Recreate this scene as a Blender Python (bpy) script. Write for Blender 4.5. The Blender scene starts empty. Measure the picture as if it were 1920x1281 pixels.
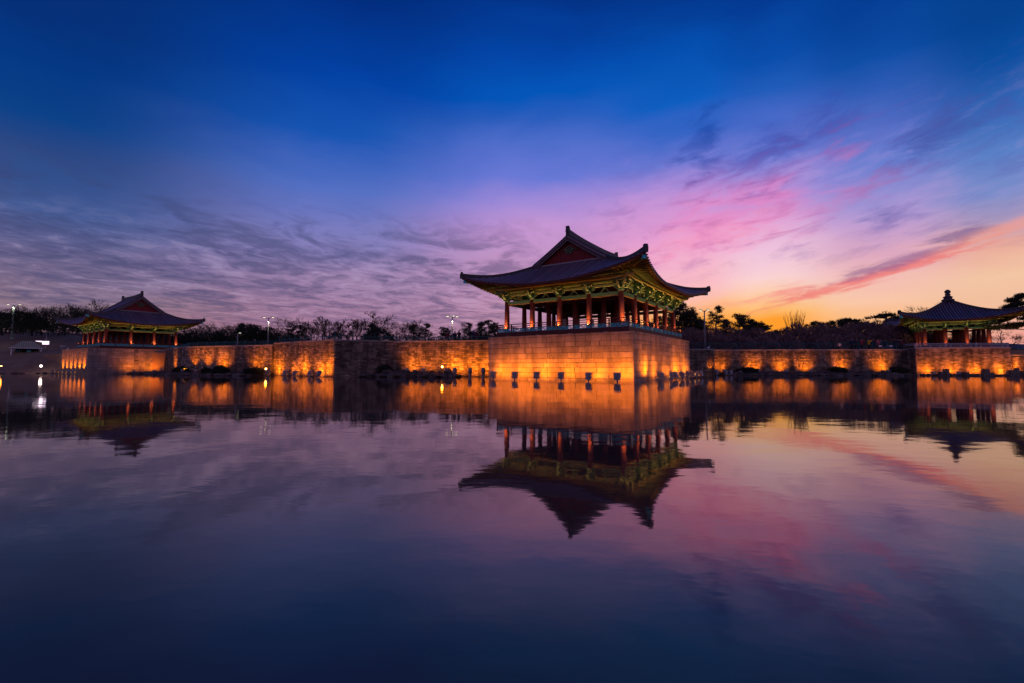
import bpy, math, random
from mathutils import Vector, Matrix, Euler
rng = random.Random(11)
scene = bpy.context.scene
COL = scene.collection
rad = math.radians

# ---------------------------------------------------------------- camera
cam_data = bpy.data.cameras.new('camera')
cam = bpy.data.objects.new('camera', cam_data); COL.objects.link(cam)
cam.location = (0, 0, 1.353)
cam.rotation_euler = (rad(90 + 3.11), 0, 0)
cam_data.sensor_width = 36; cam_data.lens = 36*856/1920
cam_data.clip_start = .05; cam_data.clip_end = 6000
scene.camera = cam

# ---------------------------------------------------------------- world: dusk sky
SKY = [
 (-47.0,[(4.0,(0.305,0.162,0.2086)),(5.8,(0.2705,0.1746,0.2307)),(7.6,(0.2384,0.1683,0.2789)),(9.9,(0.1441,0.1329,0.2874)),(13.0,(0.0648,0.1119,0.314)),(16.1,(0.0319,0.0802,0.2705)),(18.6,(0.0232,0.0648,0.2384)),(21.5,(0.003,0.0545,0.2542)),(25.5,(0.0006,0.0395,0.2384)),(29.2,(0.0012,0.0296,0.1946))]),
 (-20.1,[(3.6,(0.402,0.1946,0.305)),(6.7,(0.3916,0.2159,0.3613)),(10.5,(0.3515,0.2307,0.4233)),(14.7,(0.2307,0.2159,0.5149)),(17.7,(0.15,0.1878,0.552)),(20.6,(0.0931,0.1683,0.5647)),(23.4,(0.0513,0.1329,0.5271)),(26.1,(0.008,0.0931,0.4678)),(31.2,(0.0,0.0545,0.3813)),(38.0,(0.0,0.0273,0.2232))]),
 (2.7,[(5.8,(0.5149,0.2623,0.402)),(11.1,(0.552,0.2961,0.5149)),(16.9,(0.57,0.31,0.66)),(20.0,(0.36,0.26,0.70)),(23.0,(0.1441,0.1946,0.6867)),(25.9,(0.0887,0.162,0.6172)),(28.7,(0.0296,0.117,0.5271)),(31.4,(0.0,0.0931,0.491)),(35.3,(0.0,0.0612,0.402)),(39.9,(0.0,0.0319,0.2462))]),
 (21.9,[(2.9,(1.0,0.2623,0.0212)),(5.4,(1.0,0.402,0.0802)),(7.3,(0.9911,0.491,0.305)),(9.1,(0.9734,0.5149,0.5149)),(11.6,(0.9216,0.4678,0.6172)),(14.6,(0.8228,0.3515,0.6308)),(17.5,(0.6584,0.305,0.6584)),(20.4,(0.3916,0.2542,0.6867)),(23.2,(0.1559,0.1946,0.6584)),(26.4,(0.0319,0.1274,0.5647)),(29.4,(0.0024,0.1119,0.5395)),(33.3,(0.0,0.0762,0.4342)),(37.7,(0.0,0.0395,0.2789))]),
 (29.5,[(2.7,(1.0,0.2623,0.0176)),(4.5,(1.0,0.3419,0.0252)),(5.9,(1.0,0.52,0.17)),(7.7,(0.985,0.62,0.42)),(9.7,(0.965,0.655,0.66)),(12.6,(0.8714,0.552,0.7305)),(15.4,(0.7305,0.3916,0.6867)),(18.7,(0.4342,0.2789,0.6867)),(21.8,(0.162,0.2016,0.6584)),(24.9,(0.0648,0.1441,0.5906)),(28.3,(0.013,0.107,0.5029)),(31.5,(0.0012,0.0762,0.4233)),(35.8,(0.0,0.0423,0.2961))]),
 (39.2,[(2.4,(0.956,0.3515,0.1022)),(5.0,(0.97,0.50,0.23)),(7.1,(0.96,0.575,0.40)),(9.2,(0.93,0.53,0.49)),(11.2,(0.7605,0.4125,0.552)),(13.8,(0.5271,0.3419,0.6584)),(16.2,(0.2961,0.2789,0.6724)),(19.1,(0.15,0.2159,0.6445)),(22.4,(0.0976,0.162,0.5776)),(26.0,(0.0252,0.107,0.4678)),(28.6,(0.003,0.0762,0.3916)),(32.6,(0.0,0.0482,0.305))]),
 (48.0,[(3.0,(0.8388,0.3515,0.2874)),(5.7,(0.9131,0.5271,0.3515)),(8.4,(0.9216,0.5776,0.3813)),(10.6,(0.8388,0.4125,0.3325)),(12.4,(0.402,0.314,0.5149)),(14.1,(0.2016,0.2705,0.6038)),(17.1,(0.0976,0.2159,0.5776)),(21.2,(0.0343,0.1441,0.491)),(25.1,(0.0012,0.0762,0.3613)),(28.8,(0.0,0.0545,0.2874))]),
]
world = bpy.data.worlds.new('World'); scene.world = world
world.use_nodes = True
wt = world.node_tree; wt.nodes.clear()
def wn(t): return wt.nodes.new(t)
def wl(a, b): wt.links.new(a, b)
def val(sock, v):
    if isinstance(v, bpy.types.NodeSocket): wl(v, sock)
    else: sock.default_value = v
def ma(op, a, b=None, c=None, clamp=False):
    n = wn('ShaderNodeMath'); n.operation = op; n.use_clamp = clamp
    for s, v in zip(n.inputs, (a, b, c)):
        if v is not None: val(s, v)
    return n.outputs[0]
def smooth(v, a, b, lo=0., hi=1.):
    n = wn('ShaderNodeMapRange'); n.interpolation_type = 'SMOOTHERSTEP'; n.clamp = True
    val(n.inputs[0], v)
    if a > b: a, b, lo, hi = b, a, hi, lo
    n.inputs[1].default_value = a; n.inputs[2].default_value = b
    n.inputs[3].default_value = lo; n.inputs[4].default_value = hi
    return n.outputs[0]
def mixc(f, a, b, mode='MIX'):
    n = wn('ShaderNodeMix'); n.data_type = 'RGBA'; n.blend_type = mode; n.clamp_result = False
    val(n.inputs[0], f)
    for s, v in ((n.inputs[6], a), (n.inputs[7], b)):
        if isinstance(v, tuple): s.default_value = (*v, 1)
        else: wl(v, s)
    return n.outputs[2]
tc = wn('ShaderNodeTexCoord')
sx = wn('ShaderNodeSeparateXYZ'); wl(tc.outputs['Generated'], sx.inputs[0])
X, Y, Z = sx.outputs
AZ = ma('MULTIPLY', ma('ARCTAN2', X, Y), 57.29578)
EL = ma('MULTIPLY', ma('ARCSINE', Z), 57.29578)
# a flat cloud deck seen in perspective: coordinates along and across the wind
den = ma('ADD', ma('MAXIMUM', Z, 0.0), 0.055)
PX, PY = ma('DIVIDE', X, den), ma('DIVIDE', Y, den)
ca, sa_ = math.cos(rad(29)), math.sin(rad(29))
ALONG = ma('ADD', ma('MULTIPLY', PX, sa_), ma('MULTIPLY', PY, ca))
ACROSS = ma('SUBTRACT', ma('MULTIPLY', PX, ca), ma('MULTIPLY', PY, sa_))
def wnoise(u, v, w, scale, detail=5, rough=.55, dist=0.):
    cb = wn('ShaderNodeCombineXYZ')
    for s, q in zip(cb.inputs, (u, v, w)): val(s, q)
    n = wn('ShaderNodeTexNoise'); n.inputs['Scale'].default_value = scale
    n.inputs['Detail'].default_value = detail; n.inputs['Roughness'].default_value = rough
    n.inputs['Distortion'].default_value = dist
    wl(cb.outputs[0], n.inputs['Vector']); return n.outputs[0]
n_big = wnoise(ma('MULTIPLY', ALONG, .35), ACROSS, 3.0, .8, 4, .5, .6)
n_soft = wnoise(ma('MULTIPLY', AZ, .06), ma('MULTIPLY', EL, .16), 8.0, 1.0, 4, .5, .4)
n_str = wnoise(ma('MULTIPLY', ALONG, .8), ACROSS, 0.0, 2.1, 8, .60, 1.0)
n_fine = wnoise(ma('MULTIPLY', ALONG, .9), ACROSS, 5.0, 5.0, 8, .62, 1.2)
n_loc = wnoise(ma('MULTIPLY', AZ, .20), ma('SUBTRACT', ma('MULTIPLY', EL, .50), ma('MULTIPLY', AZ, .06)), 2.0, 1.0, 7, .60, .5)
n_loc2 = wnoise(ma('MULTIPLY', AZ, .24), ma('SUBTRACT', ma('MULTIPLY', EL, 1.1), ma('MULTIPLY', AZ, .16)), 6.0, 1.0, 7, .60, .5)
ELW = ma('ADD', EL, ma('MULTIPLY', ma('SUBTRACT', n_soft, .5), 5.0))
def ramp(stops):
    n = wn('ShaderNodeValToRGB'); cr = n.color_ramp; cr.interpolation = 'LINEAR'
    st = [(e/60., c) for e, c in stops] + [(44/60., tuple(c*f for c, f in zip(stops[-1][1], (1, .8, .75)))), (1., (0.001, .016, .11))]
    st = sorted(st)
    cr.elements[0].position = st[0][0]; cr.elements[0].color = (*st[0][1], 1)
    cr.elements[1].position = st[-1][0]; cr.elements[1].color = (*st[-1][1], 1)
    for p, c in st[1:-1]:
        e = cr.elements.new(p); e.color = (*c, 1)
    wl(ma('DIVIDE', ELW, 60.), n.inputs[0]); return n.outputs[0]
ramps = [ramp(s) for _, s in SKY]
skyc = ramps[0]
for i in range(1, len(SKY)):
    skyc = mixc(smooth(AZ, SKY[i-1][0], SKY[i][0]) if i < 3 else ma('MULTIPLY', 1., smooth(AZ, SKY[i-1][0], SKY[i][0])), skyc, ramps[i])
# the eastern half behind the camera: the mauve belt of the twilight arch
EAST = [(1, (.22,.15,.26)), (8, (.42,.25,.38)), (18, (.40,.26,.46)), (30, (.20,.18,.46)), (42, (.06,.09,.36))]
east = ramp(EAST)
skyc = mixc(smooth(ma('ABSOLUTE', AZ), 62, 130), skyc, east)
# grey-blue bands of cloud over the left half
m_l = ma('MULTIPLY', ma('MULTIPLY', smooth(AZ, 17, -8), smooth(EL, 1.0, 7.0)), smooth(EL, 21, 12.5))
band = ma('MULTIPLY', smooth(ma('ADD', ma('MULTIPLY', n_str, .78), ma('MULTIPLY', n_fine, .22)), .40, .63), smooth(n_fine, .28, .62, .45, 1.))
skyc = mixc(ma('MULTIPLY', ma('MULTIPLY', band, m_l), .85), skyc, mixc(.26, (.044, .056, .16), skyc, 'MIX'))
lite = smooth(ma('ADD', ma('MULTIPLY', n_str, .55), ma('MULTIPLY', n_fine, .45)), .50, .36)
skyc = mixc(ma('MULTIPLY', ma('MULTIPLY', ma('MULTIPLY', lite, smooth(EL, 17, 9)), m_l), .50), skyc, mixc(.55, skyc, (.52, .42, .64)))
def blob(az0, el0, sa, se, rot, noise, lo, hi):
    c, s = math.cos(rad(rot)), math.sin(rad(rot))
    da, de = ma('SUBTRACT', AZ, az0), ma('SUBTRACT', EL, el0)
    u = ma('DIVIDE', ma('ADD', ma('MULTIPLY', da, c), ma('MULTIPLY', de, s)), sa)
    v = ma('DIVIDE', ma('SUBTRACT', ma('MULTIPLY', de, c), ma('MULTIPLY', da, s)), se)
    r2 = ma('ADD', ma('MULTIPLY', u, u), ma('MULTIPLY', v, v))
    g = ma('EXPONENT', ma('MULTIPLY', r2, -1.0))
    return ma('MULTIPLY', smooth(ma('SUBTRACT', noise, ma('MULTIPLY', ma('SUBTRACT', 1.0, g), .42)), lo, hi), smooth(g, .03, .35))
# afterglow clouds round the sunset
for b, f, c in (
    (blob(27.5, 17.4, 13, 5.2, 10, n_loc, .20, .66), .70, (.86, .24, .54)),
    (blob(25, 14.6, 10, 3.0, 6, n_loc2, .22, .68), .55, (.97, .32, .52)),
    (blob(17, 13.0, 9.0, 2.6, 10, n_loc2, .26, .70), .45, (.92, .30, .52)),
    (blob(23.3, 24.2, 4.5, 3.2, 60, n_loc, .22, .66), .72, (.006, .060, .38)),
    (blob(30.5, 22.6, 9.5, 3.2, 18, n_loc, .20, .68), .66, (.040, .058, .38)),
    (blob(31.5, 20.2, 6.5, 1.6, 16, n_loc2, .28, .62), .45, (.22, .09, .40)),
    (blob(43.8, 20.8, 6.0, 2.6, 12, n_loc, .26, .62), .65, (.050, .085, .36)),
    (blob(40.0, 14.6, 5.0, 1.5, 5, n_loc2, .30, .64), .50, (.16, .15, .45)),
    (blob(36.0, 16.4, 6.0, 1.8, 12, n_loc2, .26, .64), .40, (.66, .22, .50)),
    (blob(31.5, 8.0, 6.5, 1.0, 6, n_loc2, .26, .64), .70, (.92, .24, .24)),
    (blob(38.6, 8.8, 9.5, .60, 14, n_loc2, .14, .50), .85, (.90, .20, .19)),
    (blob(39.4, 9.7, 7.0, .9, 14, n_loc2, .22, .58), .72, (.30, .13, .30)),
    (blob(44.5, 11.7, 3.8, .95, 4, n_loc2, .24, .58), .70, (.24, .14, .30)),
    (blob(49.0, 12.0, 6.0, .75, 17, n_loc2, .14, .54), .60, (.93, .34, .24)),
    (blob(30.0, 6.2, 4.2, .5, 10, n_loc2, .24, .60), .50, (.95, .36, .14)),
    (blob(26.0, 7.0, 4.0, .6, 4, n_loc2, .24, .60), .45, (.95, .38, .26)),
):
    skyc = mixc(ma('MULTIPLY', b, f), skyc, c)
glow = blob(26.4, 3.9, 5.0, 1.45, 0, .5, .10, .52)
skyc = mixc(ma('MULTIPLY', glow, .7), skyc, (1.0, .35, .03))
# faint mottling everywhere so no gradient is perfectly clean
tex = ma('SUBTRACT', ma('ADD', ma('MULTIPLY', n_loc, .6), ma('MULTIPLY', n_loc2, .4)), .5)
m_r = ma('MULTIPLY', ma('MULTIPLY', smooth(AZ, 2, 18), smooth(EL, 8, 13)), smooth(EL, 28, 18))
skyc = mixc(ma('MULTIPLY', ma('MULTIPLY', smooth(tex, -.04, .16), m_r), .42), skyc, mixc(.35, (.10, .07, .36), skyc))
skyc = mixc(ma('MULTIPLY', ma('MULTIPLY', smooth(tex, .02, -.18), m_r), .22), skyc, mixc(.5, (.90, .48, .80), skyc))
mot = ma('ADD', .93, ma('MULTIPLY', n_big, .14))
skyc = mixc(1.0, skyc, mixc(1., (1, 1, 1), mot, 'MULTIPLY'), 'MULTIPLY')
nish = wn('ShaderNodeTexSky'); nish.sky_type = 'NISHITA'; nish.sun_disc = False
nish.sun_elevation = rad(1.0); nish.sun_rotation = rad(28)
bg1 = wn('ShaderNodeBackground'); wl(skyc, bg1.inputs[0]); bg1.inputs[1].default_value = .97
bg2 = wn('ShaderNodeBackground'); wl(nish.outputs[0], bg2.inputs[0]); bg2.inputs[1].default_value = .002
ads = wn('ShaderNodeAddShader'); wl(bg1.outputs[0], ads.inputs[0]); wl(bg2.outputs[0], ads.inputs[1])
wo = wn('ShaderNodeOutputWorld'); wl(ads.outputs[0], wo.inputs[0])
world.cycles.sampling_method = 'MANUAL'; world.cycles.sample_map_resolution = 1024

# the sun has just set at azimuth 28 deg: one very weak, very soft lamp for the last afterglow
sun_data = bpy.data.lights.new('sun', 'SUN'); sun = bpy.data.objects.new('sun', sun_data); COL.objects.link(sun)
sun_data.energy = .08; sun_data.angle = rad(3); sun_data.color = (1, .62, .45)
_sd = Vector((math.sin(rad(28)), math.cos(rad(28)), math.tan(rad(.8))))
sun.rotation_euler = _sd.to_track_quat('Z', 'Y').to_euler(); sun.location = (60, 110, 60)

scene.view_settings.view_transform = 'Standard'; scene.view_settings.look = 'None'
scene.view_settings.exposure = 0.0; scene.view_settings.gamma = 1.0
scene.view_settings.use_curve_mapping = False
scene.render.engine = 'CYCLES'
cy = scene.cycles
cy.use_denoising = True
cy.max_bounces = 6; cy.diffuse_bounces = 3; cy.glossy_bounces = 4; cy.transmission_bounces = 2
cy.sample_clamp_indirect = 4.0; cy.caustics_reflective = False; cy.caustics_refractive = False

# ---------------------------------------------------------------- mesh and tagging helpers
class MB:
    def __init__(s): s.v = []; s.f = []; s.m = []; s.sm = []
    def add(s, vs, fs, m=0, smooth=False):
        o = len(s.v); s.v.extend([tuple(p) for p in vs])
        for k, f in enumerate(fs):
            s.f.append(tuple(i+o for i in f)); s.m.append(m[k] if isinstance(m, (list, tuple)) else m); s.sm.append(smooth)
        return s
    def box(s, c, d, m=0, rz=0., top=1.):
        cx, cy_, cz = c; x, y, z = d[0]/2, d[1]/2, d[2]/2; co, si = math.cos(rz), math.sin(rz)
        vs = []
        for (a, b, e) in ((-1,-1,-1),(1,-1,-1),(1,1,-1),(-1,1,-1),(-1,-1,1),(1,-1,1),(1,1,1),(-1,1,1)):
            t = top if e > 0 else 1.
            px, py = a*x*t, b*y*t
            vs.append((cx+px*co-py*si, cy_+px*si+py*co, cz+e*z))
        return s.add(vs, [(0,3,2,1),(4,5,6,7),(0,1,5,4),(1,2,6,5),(2,3,7,6),(3,0,4,7)], m)
    def bar(s, a, b, w, h, m=0, up=(0,0,1)):
        a, b = Vector(a), Vector(b); d = (b-a).normalized(); u = Vector(up)
        r = d.cross(u)
        if r.length < 1e-5: r = d.cross(Vector((1,0,0)))
        r.normalize(); u = r.cross(d)
        vs = []
        for p in (a, b):
            for i, j in ((-1,-1),(1,-1),(1,1),(-1,1)): vs.append(p + r*(i*w/2) + u*(j*h/2))
        return s.add(vs, [(0,1,2,3),(7,6,5,4),(0,4,5,1),(1,5,6,2),(2,6,7,3),(3,7,4,0)], m)
    def tube(s, pts, rr, n=6, m=0, caps=True, smooth=True):
        pts = [Vector(p) for p in pts]; k = len(pts)
        if not isinstance(rr, (list, tuple)): rr = [rr]*k
        vs, fs = [], []
        ref = None
        for i, p in enumerate(pts):
            d = (pts[min(i+1, k-1)]-pts[max(i-1, 0)])
            d = d.normalized() if d.length > 1e-9 else Vector((0,0,1))
            if ref is None or abs(ref.dot(d)) > .98: ref = Vector((0,0,1)) if abs(d.z) < .9 else Vector((1,0,0))
            a = d.cross(ref).normalized(); b = d.cross(a)
            for j in range(n):
                t = 2*math.pi*j/n
                vs.append(p + a*(rr[i]*math.cos(t)) + b*(rr[i]*math.sin(t)))
        for i in range(k-1):
            for j in range(n):
                q = (j+1) % n
                fs.append((i*n+j, i*n+q, (i+1)*n+q, (i+1)*n+j))
        if caps: fs.append(tuple(range(n-1,-1,-1))); fs.append(tuple(range((k-1)*n, k*n)))
        return s.add(vs, fs, m, smooth)
    def ribbon(s, pts, w, h, m=0):
        """a rectangular moulding following a path, standing h above it"""
        pts = [Vector(p) for p in pts]; k = len(pts); vs = []
        for i, p in enumerate(pts):
            d = (pts[min(i+1, k-1)]-pts[max(i-1, 0)]); d.z = 0
            d = d.normalized() if d.length > 1e-9 else Vector((1,0,0))
            r = Vector((d.y, -d.x, 0))
            hh = h[i] if isinstance(h, list) else h
            for a, b in ((-1,0),(1,0),(.75,1),(-.75,1)): vs.append(p + r*(a*w/2) + Vector((0,0,b*hh)))
        fs = []
        for i in range(k-1):
            for j in range(4):
                q = (j+1) % 4; fs.append((i*4+j, i*4+q, (i+1)*4+q, (i+1)*4+j))
        fs += [(3,2,1,0), tuple((k-1)*4+j for j in range(4))]
        return s.add(vs, fs, m)
    def prism(s, poly, o, U, V, t, m=0, me=None):
        o, U, V = Vector(o), Vector(U), Vector(V); W = U.cross(V).normalized(); n = len(poly)
        vs = [o+U*a+V*b-W*(t/2) for a, b in poly] + [o+U*a+V*b+W*(t/2) for a, b in poly]
        fs = [tuple(range(n-1,-1,-1)), tuple(range(n, 2*n))]; ms = [m, m]
        for i in range(n):
            j = (i+1) % n; fs.append((i, j, n+j, n+i)); ms.append(m if me is None else me)
        return s.add(vs, fs, ms)
    def lathe(s, prof, n=16, c=(0,0,0), m=0):
        vs, fs = [], []; k = len(prof)
        for r, z in prof:
            for j in range(n):
                t = 2*math.pi*j/n; vs.append((c[0]+r*math.cos(t), c[1]+r*math.sin(t), c[2]+z))
        for i in range(k-1):
            for j in range(n):
                q = (j+1) % n; fs.append((i*n+j, i*n+q, (i+1)*n+q, (i+1)*n+j))
        fs.append(tuple(range(n-1,-1,-1))); fs.append(tuple(range((k-1)*n, k*n)))
        return s.add(vs, fs, m, True)
    def grid(s, P, m=0, smooth=True, flip=False):
        r, c = len(P), len(P[0]); fs = []
        for i in range(r-1):
            for j in range(c-1):
                f = (i*c+j, i*c+j+1, (i+1)*c+j+1, (i+1)*c+j)
                fs.append(f[::-1] if flip else f)
        return s.add([p for row in P for p in row], fs, m, smooth)
    def mesh(s, name, mats):
        me = bpy.data.meshes.new(name); me.from_pydata(s.v, [], s.f)
        for q in (mats if isinstance(mats, (list, tuple)) else [mats]): me.materials.append(q)
        me.polygons.foreach_set('material_index', s.m); me.polygons.foreach_set('use_smooth', s.sm)
        me.update(); return me
    def build(s, name, mats, parent=None, loc=(0,0,0), rz=0.):
        return put(name, s.mesh(name, mats), parent, loc, rz)
def put(name, me, parent=None, loc=(0,0,0), rz=0., sc=None):
    o = bpy.data.objects.new(name, me); COL.objects.link(o)
    o.location = loc; o.rotation_euler = (0, 0, rz)
    if sc is not None: o.scale = sc if isinstance(sc, tuple) else (sc, sc, sc)
    if parent is not None: o.parent = parent
    return o
def tag(o, label=None, cat=None, group=None, kind=None):
    if label: o['label'] = label
    if cat: o['category'] = cat
    if group: o['group'] = group
    if kind: o['kind'] = kind
    return o
def thing(name, label, cat, loc=(0,0,0), rz=0., group=None):
    o = bpy.data.objects.new(name, None); COL.objects.link(o); o.location = loc; o.rotation_euler = (0, 0, rz)
    o.empty_display_size = .3
    return tag(o, label, cat, group)
def copy_tree(o, parent=None):
    c = o.copy(); COL.objects.link(c); c.parent = parent
    for ch in o.children: copy_tree(ch, c)
    return c

# ---------------------------------------------------------------- materials
def pm(name, c1, c2=None, scale=3., rough=.7, bump=0., rnd=0., spec=.3, stretch=(1,1,1), streak=0., metal=0., bscale=None):
    m = bpy.data.materials.new(name); m.use_nodes = True; t = m.node_tree; b = t.nodes['Principled BSDF']
    b.inputs['Roughness'].default_value = rough; b.inputs['Specular IOR Level'].default_value = spec; b.inputs['Metallic'].default_value = metal
    c2 = c2 or tuple(x*.7 for x in c1)
    tc_ = t.nodes.new('ShaderNodeTexCoord'); mp = t.nodes.new('ShaderNodeMapping'); mp.inputs['Scale'].default_value = stretch
    t.links.new(tc_.outputs['Object'], mp.inputs[0])
    nz = t.nodes.new('ShaderNodeTexNoise'); nz.inputs['Scale'].default_value = scale; nz.inputs['Detail'].default_value = 6; nz.inputs['Roughness'].default_value = .65
    t.links.new(mp.outputs[0], nz.inputs['Vector'])
    mr = t.nodes.new('ShaderNodeMapRange'); mr.inputs[1].default_value = .3; mr.inputs[2].default_value = .7; t.links.new(nz.outputs[0], mr.inputs[0])
    mx = t.nodes.new('ShaderNodeMix'); mx.data_type = 'RGBA'; mx.inputs[6].default_value = (*c1, 1); mx.inputs[7].default_value = (*c2, 1)
    t.links.new(mr.outputs[0], mx.inputs[0]); out = mx.outputs[2]
    def mul(fac_socket, lo, hi, out):
        r = t.nodes.new('ShaderNodeMapRange'); t.links.new(fac_socket, r.inputs[0]); r.inputs[3].default_value = lo; r.inputs[4].default_value = hi
        g = t.nodes.new('ShaderNodeMix'); g.data_type = 'RGBA'; g.blend_type = 'MULTIPLY'; g.inputs[0].default_value = 1
        t.links.new(out, g.inputs[6]); t.links.new(r.outputs[0], g.inputs[7]); return g.outputs[2]
    if rnd:
        geo = t.nodes.new('ShaderNodeNewGeometry'); oi = t.nodes.new('ShaderNodeObjectInfo')
        a = t.nodes.new('ShaderNodeMath'); a.operation = 'ADD'; t.links.new(geo.outputs['Random Per Island'], a.inputs[0]); t.links.new(oi.outputs['Random'], a.inputs[1])
        fr = t.nodes.new('ShaderNodeMath'); fr.operation = 'FRACT'; t.links.new(a.outputs[0], fr.inputs[0])
        out = mul(fr.outputs[0], 1-rnd, 1+rnd, out)
    if streak:
        mp2 = t.nodes.new('ShaderNodeMapping'); mp2.inputs['Scale'].default_value = (1.1, 1.1, .16); t.links.new(tc_.outputs['Object'], mp2.inputs[0])
        n2 = t.nodes.new('ShaderNodeTexNoise'); n2.inputs['Scale'].default_value = 1.3; n2.inputs['Detail'].default_value = 5; t.links.new(mp2.outputs[0], n2.inputs['Vector'])
        r2 = t.nodes.new('ShaderNodeMapRange'); r2.inputs[1].default_value = .42; r2.inputs[2].default_value = .62; t.links.new(n2.outputs[0], r2.inputs[0])
        out = mul(r2.outputs[0], 1.0, 1-streak, out)
    t.links.new(out, b.inputs['Base Color'])
    if bump:
        n3 = nz
        if bscale:
            n3 = t.nodes.new('ShaderNodeTexNoise'); n3.inputs['Scale'].default_value = bscale; n3.inputs['Detail'].default_value = 5; t.links.new(tc_.outputs['Object'], n3.inputs['Vector'])
        bp = t.nodes.new('ShaderNodeBump'); bp.inputs['Strength'].default_value = 1; bp.inputs['Distance'].default_value = bump
        t.links.new(n3.outputs[0], bp.inputs['Height']); t.links.new(bp.outputs[0], b.inputs['Normal'])
    return m
def emit(name, c, s):
    m = bpy.data.materials.new(name); m.use_nodes = True; t = m.node_tree; t.nodes.clear()
    e = t.nodes.new('ShaderNodeEmission'); e.inputs[0].default_value = (*c, 1); e.inputs[1].default_value = s
    o = t.nodes.new('ShaderNodeOutputMaterial'); t.links.new(e.outputs[0], o.inputs[0]); return m
MT = dict(
    granite=pm('granite', (.37,.29,.235), (.24,.19,.155), 1.6, .75, .008, .22, streak=.34, bscale=14),
    ashlar=pm('ashlar', (.36,.29,.25), (.25,.20,.17), 1.6, .8, .008, .22, streak=.30, bscale=12),
    brickstone=pm('brick_stone', (.36,.27,.21), (.16,.12,.095), 1.2, .85, .014, .52, streak=.55, bscale=12),
    oldstone=pm('old_stone', (.33,.25,.19), (.13,.10,.08), .9, .88, .016, .55, streak=.55, bscale=9),
    coping=pm('coping_stone', (.36,.31,.28), (.24,.2,.18), 2., .8, .006, .2),
    joint=pm('dark_joint', (.10,.08,.065), (.06,.05,.04), 3., .95, .01),
    pan_shade=pm('roof_pan_tile_shaded', (.042,.033,.042), (.026,.021,.027), 1.4, .55, 0, .1),  # darkened: shade in the troughs between tile rows is put into this colour
    purlin=pm('purlin_yellow_green', (.50,.44,.15), (.40,.36,.12), 3, .55, 0, .1),
    green2=pm('light_green_edge', (.36,.46,.22), (.27,.37,.17), 4, .6, 0, .1),
    tile=pm('roof_tile', (.215,.15,.19), (.14,.10,.13), 1.2, .42, .0, .22, spec=.5),
    tiledark=pm('roof_ridge', (.075,.062,.07), (.04,.035,.042), 2.5, .6, .01, .15),
    mortar=pm('tile_mortar', (.30,.27,.29), (.2,.18,.19), 5, .8),
    redpaint=pm('red_column_paint', (.24,.038,.022), (.17,.025,.016), 1.6, .55, .002, .1),
    darkred=pm('dark_red_wood', (.13,.025,.022), (.08,.015,.015), 3, .6, .0, .1),
    gablered=pm('gable_red_boards', (.24,.024,.028), (.16,.015,.02), 2, .7, 0, .12),
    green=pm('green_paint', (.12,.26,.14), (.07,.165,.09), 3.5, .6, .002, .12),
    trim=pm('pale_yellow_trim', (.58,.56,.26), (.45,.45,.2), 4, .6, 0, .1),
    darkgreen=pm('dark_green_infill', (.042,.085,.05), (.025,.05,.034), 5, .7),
    orange=pm('orange_underline', (.45,.16,.05), (.35,.11,.04), 4, .6),
    rafter=pm('rafter_paint', (.25,.25,.085), (.17,.18,.06), 3, .65, 0, .14),
    flyraft=pm('flying_rafter_paint', (.36,.09,.05), (.22,.06,.035), 3, .65, 0, .15),
    soffit=pm('soffit_boards', (.25,.26,.09), (.16,.17,.065), 2.2, .7, 0, .1, stretch=(3,3,1)),
    teal=pm('teal_lattice_paint', (.09,.66,.74), (.05,.54,.62), 4, .55, 0, .12),
    fence=pm('teal_fence_paint', (.015,.13,.15), (.01,.08,.10), 4, .5, 0, .15),
    rail=pm('red_rail_paint', (.24,.045,.03), (.16,.03,.02), 3, .6),
    bark=pm('bark', (.065,.045,.038), (.035,.026,.022), 3, .9, 0, .2),
    twig=pm('twigs', (.075,.05,.045), (.045,.032,.03), 1.5, .9, 0, .3),
    needle=pm('pine_needles', (.05,.055,.03), (.03,.035,.02), 1.2, .8, 0, .4),
    thicket=pm('thicket_twigs', (.26,.16,.155), (.16,.10,.10), .3, .9, 0, .35),
    shrub=pm('shrub_leaves', (.03,.045,.022), (.016,.024,.014), 1.5, .8, 0, .4),
    grass=pm('dry_grass', (.36,.23,.14), (.21,.135,.085), .25, .95, .03, 0, bscale=6),
    earth=pm('shore_earth', (.09,.07,.055), (.045,.038,.032), .8, .92, .05, 0, bscale=5),
    rock=pm('shore_rock', (.16,.13,.12), (.07,.06,.055), 1.6, .85, .03, .3, bscale=6),
    metal=pm('lamp_metal', (.30,.285,.30), (.22,.21,.22), 5, .45, 0, .1, spec=.5),
    polegreen=pm('pale_green_pole', (.30,.42,.36), (.22,.33,.28), 3, .5),
    polegrey=pm('grey_pole', (.26,.25,.26), (.18,.17,.18), 3, .5),
    white=pm('white_paint', (.72,.70,.70), (.6,.58,.58), 3, .6),
    stonerail=pm('pale_stone_rail', (.48,.45,.47), (.36,.34,.36), 3, .7, .004, .1),
    skin=pm('skin', (.45,.27,.20), (.40,.23,.17), 6, .6),
    hair=pm('black_hair', (.015,.012,.012), (.01,.01,.01), 6, .6),
    trousers=pm('dark_trousers', (.02,.022,.03), (.014,.015,.02), 6, .8),
    lens=emit('sodium_lens', (1., .40, .04), 2.5),
    lens_hot=emit('bare_sodium_lamp', (1., .50, .09), 14.),
    lens_pink=emit('bare_white_lamp', (1., .72, .66), 9.),
    lamphead=emit('street_lamp_lens', (1., .93, .66), 1.7),
    lamphead_dim=emit('dim_lamp_lens', (.9, .85, .6), 1.2),
    signglow=emit('lit_sign_face', (1., .78, .98), 2.2),
    mountain=pm('mountain_haze_blue', (.06,.075,.13), (.045,.06,.11), .004, .95),  # blue of the distance haze is mixed into the diffuse colour
)
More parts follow.
